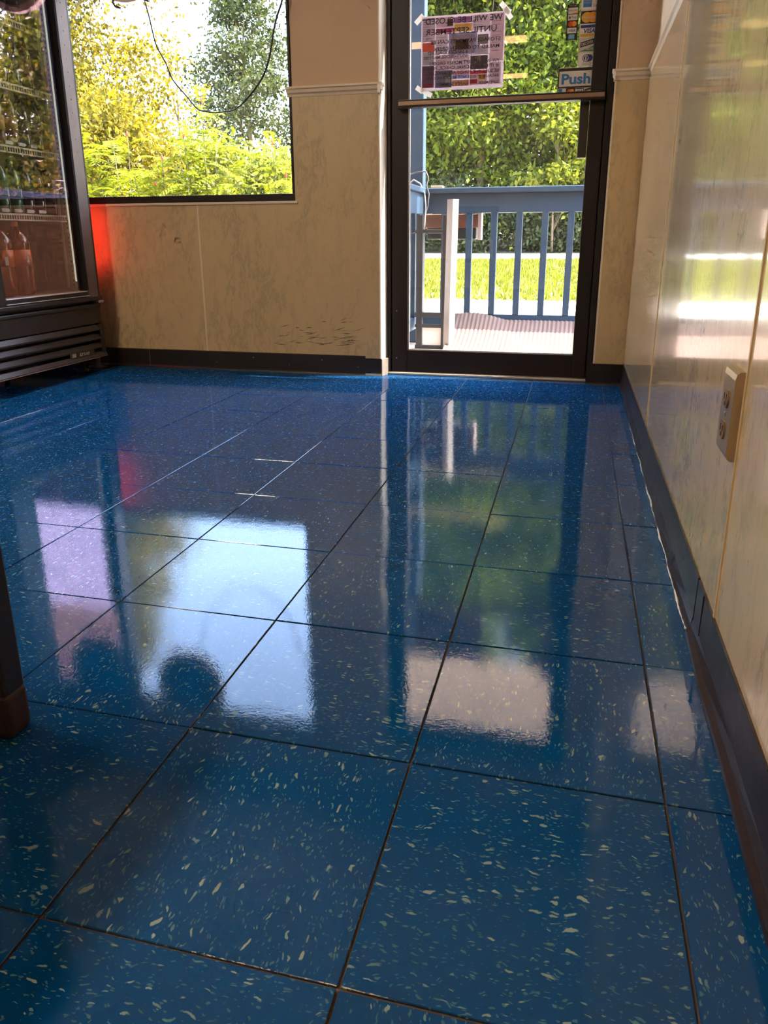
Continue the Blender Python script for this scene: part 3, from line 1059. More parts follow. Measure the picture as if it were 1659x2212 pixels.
# planter hung outside the rail
pl = empty('rail_planter', (-0.62, 4.63, 0.70))
tag(pl, 'red brown wooden planter box hanging outside the railing', 'planter')
M_RED = simple('red_brown_wood', (0.22, 0.075, 0.035), 0.6, var=0.3, nscale=20)
MB().box(-0.20, 0.14, -0.05, 0.07, 0.00, 0.085, bev=0.003).build('board', M_RED, pl)
MB().box(-0.19, 0.13, -0.04, 0.06, -0.07, 0.0, bev=0.003).build('trough', simple('black_planter_liner', (0.015, 0.013, 0.012), 0.5), pl)
MB().box(0.145, 0.168, -0.055, 0.02, -0.075, 0.10, bev=0.002).box(0.145, 0.168, -0.0985, 0.02, 0.2385, 0.243).box(0.145, 0.168, 0.0, 0.006, 0.08, 0.243).build('bracket', simple('pinkish_metal_bracket', (0.55, 0.42, 0.40), 0.5), pl)

# folding sign stand on the porch
st = empty('sign_stand', (-0.67, 4.18, DZ))
tag(st, 'black metal sign stand with a tall pale post on the porch', 'sign stand')
M_BLK = simple('black_metal_frame', (0.018, 0.016, 0.016), 0.45, var=0.2)
M_STEEL = simple('pale_aluminium_post', (0.30, 0.26, 0.225), 0.45, metal=0.0, var=0.08)
mb = MB()
for h0 in (0.0, 0.885):
    k_ = h0 / 0.885
    cxp = 0.088 + 0.010 * k_
    for a_ in range(4):
        an = math.radians(-80 + 90 * a_)
        mb.bm.verts.new((cxp + 0.034 * math.cos(an), -0.03 + 0.034 * math.sin(an), h0))
mb.bm.verts.ensure_lookup_table()
vv = mb.bm.verts
mb.bm.faces.new((vv[3], vv[2], vv[1], vv[0]))
mb.bm.faces.new((vv[4], vv[5], vv[6], vv[7]))
for a_ in range(4):
    mb.bm.faces.new((vv[a_], vv[(a_ + 1) % 4], vv[4 + (a_ + 1) % 4], vv[4 + a_]))
mb.build('post', M_STEEL, st)
MB().box(-0.122, -0.084, -0.02, 0.018, 0.0, 0.80, bev=0.003).build('upright', M_BLK, st)
MB().box(0.036, 0.060, -0.02, 0.018, 0.0, 0.80, bev=0.003).build('upright', M_BLK, st)
for z0, z1 in ((0.695, 0.717), (0.195, 0.225), (0.132, 0.152), (0.0, 0.022)):
    MB().box(-0.13, 0.036, -0.018, 0.012, z0, z1, bev=0.002).build('crossbar', M_BLK, st)
MB().box(-0.083, 0.035, -0.006, 0.0, 0.023, 0.131).build('panel', simple('white_gap_panel', (0.8, 0.79, 0.77), 0.5, var=0.03), st)  # added white panel for the bright ground showing between the bars
MB().tube([(-0.13, -0.02, 0.70), (-0.16, -0.03, 0.69), (-0.165, -0.03, 0.67)], 0.006, 6).build('hook', M_BLK, st)

# wires tied round the post
wr = MB().tube([(-0.905, 4.425, 1.02), (-0.85, 4.420, 1.03), (-0.79, 4.420, 1.035), (-0.775, 4.425, 1.0), (-0.785, 4.42, 0.95), (-0.765, 4.40, 0.90), (-0.77, 4.39, 0.83), (-0.79, 4.385, 0.76), (-0.80, 4.36, 0.70)], 0.0055, 6).build('post_cable', simple('dark_outdoor_cable', (0.03, 0.028, 0.03), 0.4), None)
tag(wr, 'dark cable tied round the porch post above the railing', 'cable')
wr = MB().tube([(-0.905, 4.40, 0.952), (-0.86, 4.39, 0.985), (-0.815, 4.375, 0.96), (-0.785, 4.36, 0.90), (-0.775, 4.35, 0.82), (-0.78, 4.345, 0.72), (-0.79, 4.34, 0.67)], 0.005, 6).build('hanging_cable', simple('grey_outdoor_cable', (0.22, 0.19, 0.17), 0.4), None)
tag(wr, 'grey cable drooping over the side railing corner', 'cable')

# ribbed mat humped up against the railing
def ribbed_mat():
    nx, ny = 150, 46
    vs, fs = [], []
    for j in range(ny + 1):
        v_ = j / ny
        for i in range(nx + 1):
            u_ = i / nx
            x = -0.60 + 2.0 * u_
            y = 3.42 + 1.05 * v_
            hump = 0.15 * max(0.0, (v_ - 0.52) / 0.48) ** 1.5
            wave = 0.030 * math.exp(-((x + 0.45) / 0.16) ** 2) * math.sin(v_ * 7.0) + 0.014 * math.sin(x * 6 + v_ * 5) * v_
            z = DZ + 0.004 + hump + max(0.0, wave) * (0.4 + v_)
            z += 0.0030 * math.sin(u_ * nx * math.pi / 1.0 * 0.999 + math.pi / 2) * 0.9
            vs.append((x, y, max(z, DZ + 0.0025)))
    for j in range(ny):
        for i in range(nx):
            a = j * (nx + 1) + i
            fs.append((a, a + 1, a + nx + 2, a + nx + 1))
    o = mesh_obj('ribbed_mat', vs, fs, simple('brown_ribbed_mat', (0.10, 0.062, 0.050), 0.7, var=0.2, nscale=20, bump=0.2), None)
    md = o.modifiers.new('thick', 'SOLIDIFY')
    md.thickness = 0.006
    md.offset = 1
    return o


tag(ribbed_mat(), 'brown ribbed outdoor mat bunched up against the porch railing', 'mat')

# ------------------------------------------------------------------ drinks cooler on the left
CX0, CX1 = -2.73, -2.10         # back, front plane of the glass door
CY0, CY1 = 2.045, 2.838
M_CBLK = simple('cooler_black_paint', (0.022, 0.016, 0.015), 0.32, var=0.25, nscale=14, spec=0.35)
M_CFRAME = simple('cooler_door_bronze', (0.12, 0.085, 0.072), 0.38, metal=0.35, var=0.15, nscale=25)
M_CIN = simple('cooler_liner_beige', (0.42, 0.36, 0.25), 0.5, var=0.06)
M_CHR = simple('cooler_silver_lip', (0.55, 0.50, 0.47), 0.3, metal=0.7, var=0.1)
M_SHELF = simple('cream_wire_shelf', (0.62, 0.57, 0.44), 0.4, var=0.06)
M_RUST = simple('rusty_edge', (0.20, 0.10, 0.06), 0.7, var=0.6, nscale=70)
co = empty('drinks_cooler')
tag(co, 'tall black glass-door drinks cooler at the left wall', 'cooler')
mb = MB()
mb.box(CX0, CX0 + 0.03, CY0, CY1, 0.10, 1.98, bev=0.003)
mb.box(CX0, CX1 - 0.05, CY0, CY0 + 0.03, 0.10, 1.98, bev=0.003)
mb.box(CX0, CX1 - 0.05, CY1 - 0.03, CY1, 0.10, 1.98, bev=0.003)
mb.box(CX0, CX1 - 0.05, CY0, CY1, 1.80, 1.98, bev=0.003)
mb.box(CX0, CX1 - 0.05, CY0, CY1, 0.10, 0.385, bev=0.003)
mb.build('cabinet', M_CBLK, co)
mb = MB()
mb.box(CX0 + 0.031, CX0 + 0.036, CY0 + 0.031, CY1 - 0.031, 0.386, 1.79)
mb.box(CX0 + 0.031, CX1 - 0.055, CY1 - 0.042, CY1 - 0.031, 0.386, 1.79)
mb.box(CX0 + 0.031, CX1 - 0.055, CY0 + 0.031, CY0 + 0.042, 0.386, 1.79)
mb.box(CX0 + 0.031, CX1 - 0.055, CY0 + 0.031, CY1 - 0.031, 0.386, 0.396)
mb.build('liner', M_CIN, co)
# perforated shelf standard on the inner side wall
mb = MB()
for k in range(60):
    z = 0.42 + k * 0.022
    mb.box(CX1 - 0.118, CX1 - 0.112, CY1 - 0.0428, CY1 - 0.0415, z, z + 0.009)
mb.build('slot_strip', simple('dark_slots', (0.03, 0.025, 0.02), 0.6), co)
box('shelf_standard', M_SHELF, co, CX1 - 0.150, CX1 - 0.140, CY1 - 0.0470, CY1 - 0.0415, 0.41, 1.75)
# door
GY0, GY1, DGZ0 = 2.186, 2.735, 0.410
dr = box('door', M_CFRAME, co, CX1 - 0.048, CX1, GY1 + 0.002, CY1 - 0.022, 0.368, 1.97, bev=0.004)
mb = MB()
mb.box(CX1 - 0.048, CX1, CY0, GY0, 0.368, 1.97, bev=0.004)
mb.box(CX1 - 0.048, CX1 - 0.001, GY0, GY1 + 0.004, 1.86, 1.97, bev=0.004)
mb.box(CX1 - 0.048, CX1 - 0.001, GY0, GY1 + 0.004, 0.368, DGZ0 - 0.012, bev=0.003)
mb.box(CX1 - 0.05, CX1 - 0.010, CY1 - 0.0215, CY1 + 0.004, 0.368, 1.97, bev=0.003)
mb.box(CX1 - 0.048, CX1 + 0.002, CY0, CY1 + 0.006, 0.352, 0.372, bev=0.004)
mb.build('door_surround', M_CBLK, dr)
box('gasket', simple('cooler_gasket', (0.012, 0.010, 0.010), 0.8, spec=0.1), dr, CX1 - 0.046, CX1 + 0.0015, GY1 - 0.010, GY1 + 0.006, 0.405, 1.87, bev=0.002)
box('glass_lip', M_CHR, dr, CX1 - 0.020, CX1 + 0.003, GY0, GY1 - 0.008, DGZ0 - 0.013, DGZ0 - 0.009, bev=0.001)
box('glass_lip', M_CHR, dr, CX1 - 0.010, CX1 + 0.0035, GY0, GY1 + 0.01, 0.377, 0.380, bev=0.001)
box('pane', M_GLASS_COOL, dr, CX1 - 0.024, CX1 - 0.018, GY0 - 0.003, GY1 - 0.008, DGZ0 - 0.012, 1.862)
rv = MB().lathe([(0.0035, 0), (0.003, 0.0012), (0, 0.0018)], 10).build('rivet', M_CFRAME, dr)
rv.rotation_euler = (0, math.pi / 2, 0)
for k in range(12):
    o = rv if k == 0 else rv.copy()
    if k:
        COL.objects.link(o)
        o.parent = dr
    o.location = (CX1, (GY1 + CY1 - 0.02) / 2, 1.02 + k * 0.055)
box('hinge_foot', M_CHR, co, CX1 - 0.04, CX1 + 0.004, CY1 - 0.03, CY1 + 0.010, 0.340, 0.351, bev=0.002)
# grille: lip, flat panel, sloping louvres
box('grille_lip', M_CBLK, co, CX1 - 0.06, CX1 - 0.006, CY0, CY1 - 0.002, 0.318, 0.338, bev=0.006)
box('grille_panel', M_CBLK, co, CX1 - 0.06, CX1 - 0.014, CY0, CY1 - 0.002, 0.240, 0.320, bev=0.003)
for z0 in (0.205, 0.162, 0.118):
    MB().prism([(CX1 - 0.058, z0 + 0.034), (CX1 - 0.018, z0 + 0.030), (CX1 - 0.006, z0 + 0.010), (CX1 - 0.006, z0 + 0.004), (CX1 - 0.020, z0 - 0.002), (CX1 - 0.058, z0 - 0.002)], CY0 + 0.005, CY1 - 0.035, 'y').build('louvre', M_CBLK, co)
box('grille_side', M_CBLK, co, CX1 - 0.06, CX1 - 0.004, CY1 - 0.034, CY1 - 0.002, 0.088, 0.240, bev=0.003)
MB().prism([(CX1 - 0.058, 0.112), (CX1 - 0.010, 0.104), (CX1 + 0.004, 0.086), (CX1 + 0.003, 0.079), (CX1 - 0.058, 0.082)], CY0, CY1 - 0.006, 'y').build('kick_edge', M_CBLK, co)
MB().prism([(CX1 + 0.004, 0.082), (CX1 + 0.0046, 0.0795), (CX1 - 0.02, 0.0775), (CX1 - 0.02, 0.079)], CY0, CY1 - 0.006, 'y').build('rust_edge', M_RUST, co)
for yy in (CY0 + 0.05, CY1 - 0.06):
    for xx in (CX0 + 0.06, CX1 - 0.11):
        MB().lathe([(0, 0), (0.026, 0), (0.026, 0.012), (0.013, 0.016), (0.013, 0.105), (0, 0.105)], 12, (xx, yy, 0.0)).build('foot', M_CBLK, co)
# maker's badge on the lower louvre
bd = MB().prism([(CX1 - 0.0055, 0.100), (CX1 - 0.0035, 0.100), (CX1 - 0.0035, 0.126), (CX1 - 0.0055, 0.126)], 2.55, 2.735, 'y').build('badge', simple('badge_plate', (0.05, 0.035, 0.025), 0.4), co)
me = text_mesh('true', 1.0, 'CENTER', 0.012, 0.25)
for v_ in me.vertices:
    v_.co = (CX1 - 0.0030, 2.655 + v_.co.x * 0.046, 0.113 + (v_.co.y - 0.0) * 0.030)
link('lettering', me, simple('badge_letter', (0.60, 0.48, 0.34), 0.35, metal=0.4), bd)
MB().box(CX1 - 0.0034, CX1 - 0.0028, 2.565, 2.592, 0.104, 0.121).build('emblem', simple('badge_letter', (0.60, 0.48, 0.34), 0.35, metal=0.4), bd)
# upright lamp tube inside the front corner
MB().lathe([(0, 0), (0.011, 0.004), (0.011, 1.28), (0, 1.284)], 12, (CX1 - 0.075, CY1 - 0.066, 0.44)).build('lamp_tube', emis('cooler_lamp_glow', (0.95, 1.0, 0.80), 0.38), co)
# shelves with wire fronts and price tags
SHELVES = (0.735, 1.008, 1.258, 1.508)
for z in SHELVES:
    mb = MB()
    mb.box(CX1 - 0.105, CX1 - 0.100, CY0 + 0.05, CY1 - 0.06, z - 0.020, z - 0.014)
    mb.box(CX1 - 0.105, CX1 - 0.100, CY0 + 0.05, CY1 - 0.06, z + 0.002, z + 0.010, bev=0.001, seg=1)
    mb.box(CX1 - 0.44, CX1 - 0.435, CY0 + 0.05, CY1 - 0.06, z - 0.008, z)
    for k in range(44):
        y = CY0 + 0.055 + k * 0.0154
        mb.box(CX1 - 0.44, CX1 - 0.100, y, y + 0.003, z - 0.0035, z - 0.0005)
        mb.box(CX1 - 0.1045, CX1 - 0.1005, y, y + 0.004, z - 0.016, z + 0.004)
    sh = mb.build('shelf', M_SHELF, co)
    for k in range(5):
        y = 2.30 + 0.078 * k
        if z > 1.2:
            continue
        MB().prism([(y - 0.024, z + 0.014), (y + 0.016, z + 0.014), (y + 0.026, z + 0.021), (y + 0.016, z + 0.028), (y - 0.024, z + 0.028)], CX1 - 0.0995, CX1 - 0.0975, 'x').build('price_tag', simple('grey_price_tag', (0.60, 0.58, 0.55), 0.4), sh)
# ------------------------------------------------------------------ bottles
def bottle_plastic(name, col, rough=0.12):
    t = NT(name)
    v = t.coords()
    c = t.mixc(t.noise(v, 12, 3), tuple(x * 0.85 for x in col), tuple(x * 1.1 for x in col))
    p = t.pbsdf(None, rough, 0, 0.6, 0.6, 0.04)
    t.l(c, p.inputs['Base Color'])
    p.inputs['Transmission Weight'].default_value = 0.25
    return t.surf(p.outputs[0])


def curved_text(s, mat, parent, r, z, size, width, rot=0.0, shear=0.0):
    """lettering wrapped on a bottle label, facing +x"""
    me = text_mesh(s, 1.0, 'CENTER', 0.015, shear)
    xs = [v.co.x for v in me.vertices]
    k = width / (max(xs) - min(xs))
    for v in me.vertices:
        a = v.co.x * k / r + rot
        v.co = (r * math.cos(a), r * math.sin(a), z + v.co.y * size / 0.72)
    return link('lettering', me, mat, parent)


P20 = [(0, 0.004), (0.020, 0.0), (0.030, 0.004), (0.0345, 0.018), (0.0350, 0.050), (0.0335, 0.066), (0.0335, 0.128), (0.0350, 0.138), (0.0335, 0.158), (0.0250, 0.186), (0.0150, 0.205), (0.0130, 0.212), (0.0130, 0.219)]
CAP20 = [(0.0138, 0.217), (0.0146, 0.219), (0.0146, 0.234), (0.0135, 0.236), (0, 0.236)]
LAB20 = [(0.0338, 0.068), (0.0342, 0.068), (0.0342, 0.126), (0.0338, 0.126)]
M_WHITE_PRINT = simple('white_print', (0.75, 0.72, 0.68), 0.5, var=0.03)
M_RED_PRINT = simple('red_print', (0.50, 0.05, 0.04), 0.5, var=0.03)


def bottle20(name, body, label_m, cap, style):
    r = empty(name)
    MB().lathe(P20, 20).build('body', body, r)
    lb = MB().lathe(LAB20, 20).build('paper_label', label_m, r)
    MB().lathe(CAP20, 16).build('cap', cap, r)
    if style == 'crest':
        pts = [(-0.016, 0.100), (-0.014, 0.112), (0.0, 0.117), (0.014, 0.112), (0.016, 0.100), (0.011, 0.088), (0.0, 0.080), (-0.011, 0.088)]
        vs = [(0.0346 * math.cos(a / 0.0346), 0.0346 * math.sin(a / 0.0346), z) for a, z in pts] + [(0.0347, 0, 0.099)]
        mesh_obj('crest', vs, [(8, i, (i + 1) % 8) for i in range(8)], M_WHITE_PRINT, lb)
        curved_text('CANADA', M_RED_PRINT, lb, 0.0350, 0.104, 0.0085, 0.027)
        curved_text('DRY', M_RED_PRINT, lb, 0.0350, 0.092, 0.0085, 0.015)
        vs = [(0.0346 * math.cos(a), 0.0346 * math.sin(a), z) for a, z in ((1.0, 0.078), (1.3, 0.078), (1.3, 0.112), (1.0, 0.112))]
        mesh_obj('barcode', vs, [(0, 1, 2, 3)], M_WHITE_PRINT, lb)
    elif style == 'script':
        curved_text('Dr', M_WHITE_PRINT, lb, 0.0346, 0.111, 0.012, 0.014, shear=0.3)
        curved_text('Pepper', M_WHITE_PRINT, lb, 0.0346, 0.094, 0.012, 0.036, shear=0.3)
    return r


B_GREEN = bottle_plastic('green_bottle_plastic', (0.012, 0.085, 0.030))
B_LIME = bottle_plastic('bright_green_bottle_plastic', (0.03, 0.20, 0.05))
B_COLA = bottle_plastic('dark_cola_bottle', (0.022, 0.010, 0.008))
B_YEL = bottle_plastic('amber_drink_bottle', (0.30, 0.16, 0.02))
B_ORG = bottle_plastic('orange_soda_bottle', (0.30, 0.035, 0.003))
L_GREEN = simple('dark_green_label', (0.02, 0.09, 0.035), 0.4)
L_MAROON = simple('maroon_label', (0.16, 0.02, 0.03), 0.4)
L_BLACK = simple('black_label', (0.03, 0.025, 0.028), 0.4)
L_YEL = simple('yellow_label', (0.45, 0.30, 0.06), 0.4)
L_ORG = simple('bright_orange_label', (0.75, 0.16, 0.03), 0.4)
C_GREEN = simple('green_cap', (0.03, 0.32, 0.11), 0.35)
C_DARK = simple('dark_cap', (0.06, 0.015, 0.015), 0.35)
C_WHITE = simple('white_cap', (0.6, 0.58, 0.55), 0.4)
protos = {
    'green': (bottle20('soda_bottle', B_LIME, L_GREEN, C_GREEN, 'crest')),
    'pepper': (bottle20('soda_bottle', B_COLA, L_MAROON, C_DARK, 'script')),
    'cola': (bottle20('soda_bottle', B_COLA, L_BLACK, C_DARK, '')),
    'amber': (bottle20('soda_bottle', B_YEL, L_YEL, C_WHITE, '')),
}
used = set()
G_B = 'small soda bottles in the cooler'
XB = CX1 - 0.142


def put_bottle(kind, y, z, label, row=0):
    o = protos[kind] if kind not in used else copy_tree(protos[kind])
    used.add(kind)
    o.location = (XB - 0.078 * row, y, z)
    ang = math.atan2(CAM.y - y, CAM.x - XB)
    o.rotation_euler = (0, 0, ang + random.uniform(-0.15, 0.15))
    return tag(o, label, 'bottle', G_B)


s1, s2, s3, s4 = SHELVES
put_bottle('green', 2.335, s1, 'green capped ginger ale bottle, farthest left on the lowest wire shelf')
put_bottle('green', 2.413, s1, 'green capped ginger ale bottle in the middle of the three on the lowest wire shelf')
put_bottle('green', 2.491, s1, 'green capped ginger ale bottle right next to the dark soda bottles')
put_bottle('cola', 2.567, s1, 'dark soda bottle with black label beside the ginger ale')
put_bottle('pepper', 2.643, s1, 'maroon labelled dark soda bottle on the lowest wire shelf')
put_bottle('pepper', 2.719, s1, 'maroon labelled dark soda bottle nearest the cooler door edge')
for k, (kind, lab) in enumerate((('cola', 'dark soda bottle leftmost on the second wire shelf'), ('amber', 'amber drink bottle on the second wire shelf, left one'), ('amber', 'amber drink bottle on the second wire shelf, right one'), ('cola', 'dark soda bottle third from the right on the second wire shelf'), ('pepper', 'maroon labelled bottle on the second wire shelf'))):
    put_bottle(kind, 2.366 + 0.078 * k, s2, lab)
for k, (kind, lab) in enumerate((('amber', 'amber drink bottle on the third wire shelf'), ('cola', 'dark soda bottle in the middle of the third wire shelf'), ('cola', 'dark soda bottle right of the middle on the third wire shelf'), ('amber', 'amber drink bottle at the right end of the third wire shelf'))):
    put_bottle(kind, 2.430 + 0.078 * k, s3, lab)
for k, (kind, lab) in enumerate((('pepper', 'maroon labelled bottle on the top wire shelf'), ('cola', 'dark soda bottle on the top wire shelf, left one'), ('cola', 'dark soda bottle on the top wire shelf, right one'))):
    put_bottle(kind, 2.46 + 0.09 * k, s4, lab)

P2L = [(0, 0.006), (0.030, 0.0), (0.046, 0.004), (0.0530, 0.022), (0.0540, 0.10), (0.0520, 0.125), (0.0520, 0.200), (0.0540, 0.212), (0.0500, 0.240), (0.0330, 0.272), (0.0150, 0.287), (0.0135, 0.300)]
p2 = empty('large_soda_bottle')
MB().lathe(P2L, 24).build('body', B_ORG, p2)
lb = MB().lathe([(0.0525, 0.128), (0.0532, 0.128), (0.0532, 0.198), (0.0525, 0.198)], 24).build('paper_label', L_ORG, p2)
MB().lathe([(0.0142, 0.296), (0.0152, 0.298), (0.0152, 0.314), (0.014, 0.316), (0, 0.316)], 16).build('cap', simple('orange_cap', (0.6, 0.14, 0.03), 0.4), p2)
vs = [(0.0536 * math.cos(a), 0.0536 * math.sin(a), z) for a, z in ((0.35, 0.135), (0.6, 0.135), (0.6, 0.17), (0.35, 0.17))]
mesh_obj('barcode', vs, [(0, 1, 2, 3)], M_WHITE_PRINT, lb)
spots = ((CX1 - 0.15, 2.365, 'big orange soda bottle at the cooler bottom, left of the front pair'), (CX1 - 0.15, 2.478, 'big orange soda bottle at the cooler bottom, right of the front pair'),
         (CX1 - 0.27, 2.380, 'big orange soda bottle behind the front pair, left one'), (CX1 - 0.27, 2.492, 'big orange soda bottle behind the front pair, right one'))
for k, (x, y, lab) in enumerate(spots):
    o = p2 if k == 0 else copy_tree(p2)
    o.location = (x, y, 0.3965)
    o.rotation_euler = (0, 0, -0.9 + 0.3 * k)
    tag(o, lab, 'bottle', 'big orange soda bottles')

# red tube lamp in the gap between cooler and wall
rt = empty('red_tube_lamp', (-2.215, 2.915, 0.0))
tag(rt, 'glowing red tube lamp in the gap behind the cooler', 'lamp')
MB().lathe([(0, 0), (0.05, 0), (0.05, 0.010), (0.012, 0.016), (0.010, 0.50), (0, 0.50)], 16).build('stand', M_CBLK, rt)
MB().lathe([(0, 0.50), (0.011, 0.505), (0.011, 0.795), (0, 0.80)], 12).build('tube', emis('red_tube_glow', (1.0, 0.05, 0.025), 9.0), rt)

# ------------------------------------------------------------------ notice and stickers on the door glass
def paper_mat(name, col, trans=0.5):
    t = NT(name)
    v = t.coords()
    c = t.mixc(t.noise(v, 60, 4), tuple(x * 0.93 for x in col), tuple(min(1, x * 1.05) for x in col))
    df = t.n('BsdfDiffuse')
    tl = t.n('BsdfTranslucent')
    t.l(c, df.inputs[0])
    t.l(c, tl.inputs[0])
    mx = t.n('MixShader')
    mx.inputs[0].default_value = trans
    t.l(df.outputs[0], mx.inputs[1])
    t.l(tl.outputs[0], mx.inputs[2])
    return t.surf(mx.outputs[0])


PX0, PX1, PZ1, PZ0 = -0.557, -0.198, 1.545, 1.2555
YP = 3.0878


def pst(X, Y):
    s = (X - 212) / 1245.0
    tt = (Y - (255 - 0.076 * (X - 212))) / 1125.0
    return PX0 + s * (PX1 - PX0), PZ1 - tt * (PZ1 - PZ0)


def quad(name, mat, parent, pts, y):
    return mesh_obj(name, [(x, y, z) for x, z in pts], [tuple(range(len(pts)))], mat, parent)


notice = box('door_notice', paper_mat('thin_pinkish_paper', (0.55, 0.475, 0.51), 0.62), None, PX0, PX1, YP, YP + 0.0004, PZ0, PZ1)
tag(notice, 'taped paper notice with reversed handwriting on the door glass', 'notice')
AD = {}


def ad(col):
    k = 'ad_ink_%d_%d_%d' % tuple(int(c * 100) for c in col)
    if k not in AD:
        AD[k] = paper_mat(k, (min(0.92, col[0] * 0.92), min(0.92, col[1] * 0.98), min(0.92, col[2] * 1.0)), 0.6)
    return AD[k]


ads = [((225, 270, 412, 625), (0.55, 0.42, 0.46)), ((228, 285, 410, 305), (0.16, 0.15, 0.30)), ((230, 640, 412, 775), (0.60, 0.13, 0.07)), ((230, 778, 412, 980), (0.40, 0.36, 0.36)),
       ((228, 988, 410, 1325), (0.15, 0.09, 0.11)), ((245, 1275, 385, 1312), (0.50, 0.07, 0.10)),
       ((432, 255, 690, 412), (0.60, 0.42, 0.46)), ((600, 280, 690, 385), (0.20, 0.12, 0.08)), ((440, 420, 690, 490), (0.52, 0.06, 0.16)),
       ((705, 248, 965, 338), (0.38, 0.16, 0.30)), ((705, 345, 965, 465), (0.70, 0.40, 0.08)), ((978, 215, 1235, 440), (0.66, 0.52, 0.54)),
       ((432, 500, 615, 800), (0.62, 0.50, 0.53)), ((628, 478, 1050, 805), (0.34, 0.32, 0.47)), ((660, 515, 1015, 790), (0.62, 0.46, 0.48)), ((730, 580, 925, 725), (0.19, 0.11, 0.07)),
       ((1060, 500, 1215, 645), (0.10, 0.08, 0.09)), ((1066, 507, 1209, 638), (0.64, 0.50, 0.52)), ((1045, 665, 1220, 795), (0.50, 0.40, 0.43)),
       ((1250, 190, 1440, 880), (0.62, 0.45, 0.46)), ((1250, 905, 1415, 1235), (0.60, 0.44, 0.47)), ((1275, 735, 1375, 742), (0.25, 0.30, 0.20)),
       ((960, 815, 1218, 1022), (0.14, 0.10, 0.09)), ((1060, 830, 1110, 900), (0.48, 0.36, 0.26)), ((955, 1040, 1215, 1095), (0.52, 0.07, 0.08)), ((955, 1100, 1215, 1255), (0.58, 0.38, 0.38)), ((1090, 1095, 1190, 1170), (0.65, 0.36, 0.05)), ((955, 1178, 1070, 1240), (0.52, 0.08, 0.09)),
       ((432, 815, 685, 1045), (0.60, 0.44, 0.47)), ((430, 1050, 685, 1315), (0.18, 0.16, 0.19)), ((580, 1150, 665, 1240), (0.50, 0.42, 0.40)),
       ((692, 815, 945, 1040), (0.62, 0.47, 0.50)), ((692, 1050, 945, 1108), (0.56, 0.22, 0.22)), ((692, 1110, 945, 1170), (0.30, 0.33, 0.52)), ((692, 1190, 945, 1282), (0.50, 0.25, 0.12))]
for k, ((xa, ya, xb, yb), col) in enumerate(ads):
    xm = (xa + xb) / 2
    dy = 0.076 * (xm - xa)
    pts = [pst(xa, ya + dy), pst(xb, ya - dy), pst(xb, yb - dy), pst(xa, yb + dy)]
    z_hi = (pts[0][1] + pts[1][1]) / 2
    z_lo = (pts[2][1] + pts[3][1]) / 2
    pts = [(pts[0][0], z_hi), (pts[1][0], z_hi), (pts[2][0], z_lo), (pts[3][0], z_lo)]
    quad('printed_ad', ad(col), notice, pts, YP - 0.00006 * (1 + k % 12) - 0.0001)
M_INK = simple('black_marker_ink', (0.035, 0.022, 0.04), 0.6)
M_INK2 = simple('fine_print_ink', (0.16, 0.12, 0.16), 0.6)
mb = MB()
for xa in (418, 696, 970, 1243):
    x, z0 = pst(xa, 1240)
    _, z1 = pst(xa, 260)
    mb.box(x - 0.0006, x + 0.0006, YP - 0.00095, YP - 0.0009, z0 - 0.01, z1)
for (xa, xb, y) in ((225, 412, 632), (430, 690, 495), (430, 945, 808), (955, 1240, 808), (430, 945, 1046), (1250, 1440, 892), (960, 1215, 1030)):
    x0, z = pst(xa, y)
    x1, _ = pst(xb, y)
    mb.box(x0, x1, YP - 0.00095, YP - 0.0009, z - 0.0006, z + 0.0006)
rg = random.Random(3)
for (xa, ya, xb, yb, nl) in ((240, 320, 400, 600, 8), (240, 850, 400, 960, 4), (440, 540, 600, 780, 6), (1270, 230, 1420, 700, 9), (1060, 680, 1200, 780, 4), (1265, 930, 1400, 1200, 5), (990, 240, 1220, 420, 5), (705, 850, 930, 1020, 4), (445, 850, 670, 1020, 4), (720, 365, 950, 450, 3)):
    for j in range(nl):
        y = ya + (yb - ya) * (j + 0.5) / nl
        x0, z = pst(xa, y)
        x1, _ = pst(xa + (xb - xa) * rg.uniform(0.5, 1.0), y)
        mb.box(x0, x1, YP - 0.00095, YP - 0.0009, z - 0.0007, z + 0.0007)
tag(mb.build('printed_rules', M_INK2, notice), kind='stuff')
lines = [('WE WILL BE CLOSED', 270, 1415, 285, 90), ('UNTIL SEPTEMBER', 280, 1340, 448, 88), ('STORAGE PAYMENTS CAN BE', 360, 1395, 597, 58), ('MAILED TO GOLDEN GREEK', 400, 1385, 700, 56),
         ('6 SANDERSDALE RD', 320, 915, 776, 52), ('SOUTHBRIDGE, MA 01550', 260, 915, 850, 46), ('WE WILL ACCEPT MONEY ORDERS', 340, 1390, 918, 50), ('IF IT IS A PERSONAL CHECK, PLEASE', 240, 1380, 998, 50),
         ('BE SURE THE FUNDS ARE AVAILABLE', 275, 1390, 1072, 46), ('BECAUSE IT WILL NOT BE CASHED UNTIL', 265, 1390, 1146, 44), ('SEPTEMBER.', 1080, 1395, 1215, 42), ('HAPPY SUMMER', 445, 945, 1255, 58)]
for s, xa, xb, yc, h in lines:
    x, z = pst((xa + xb) / 2, yc)
    flat_text('handwriting', s, M_INK, notice, x, YP - 0.0012, z, h / 1125.0 * (PZ1 - PZ0), width=(xb - xa) / 1245.0 * (PX1 - PX0), mirror=True, offset=0.012, jitter=0.0006)
M_TAPE = paper_mat('white_tape', (0.86, 0.84, 0.82), 0.4)
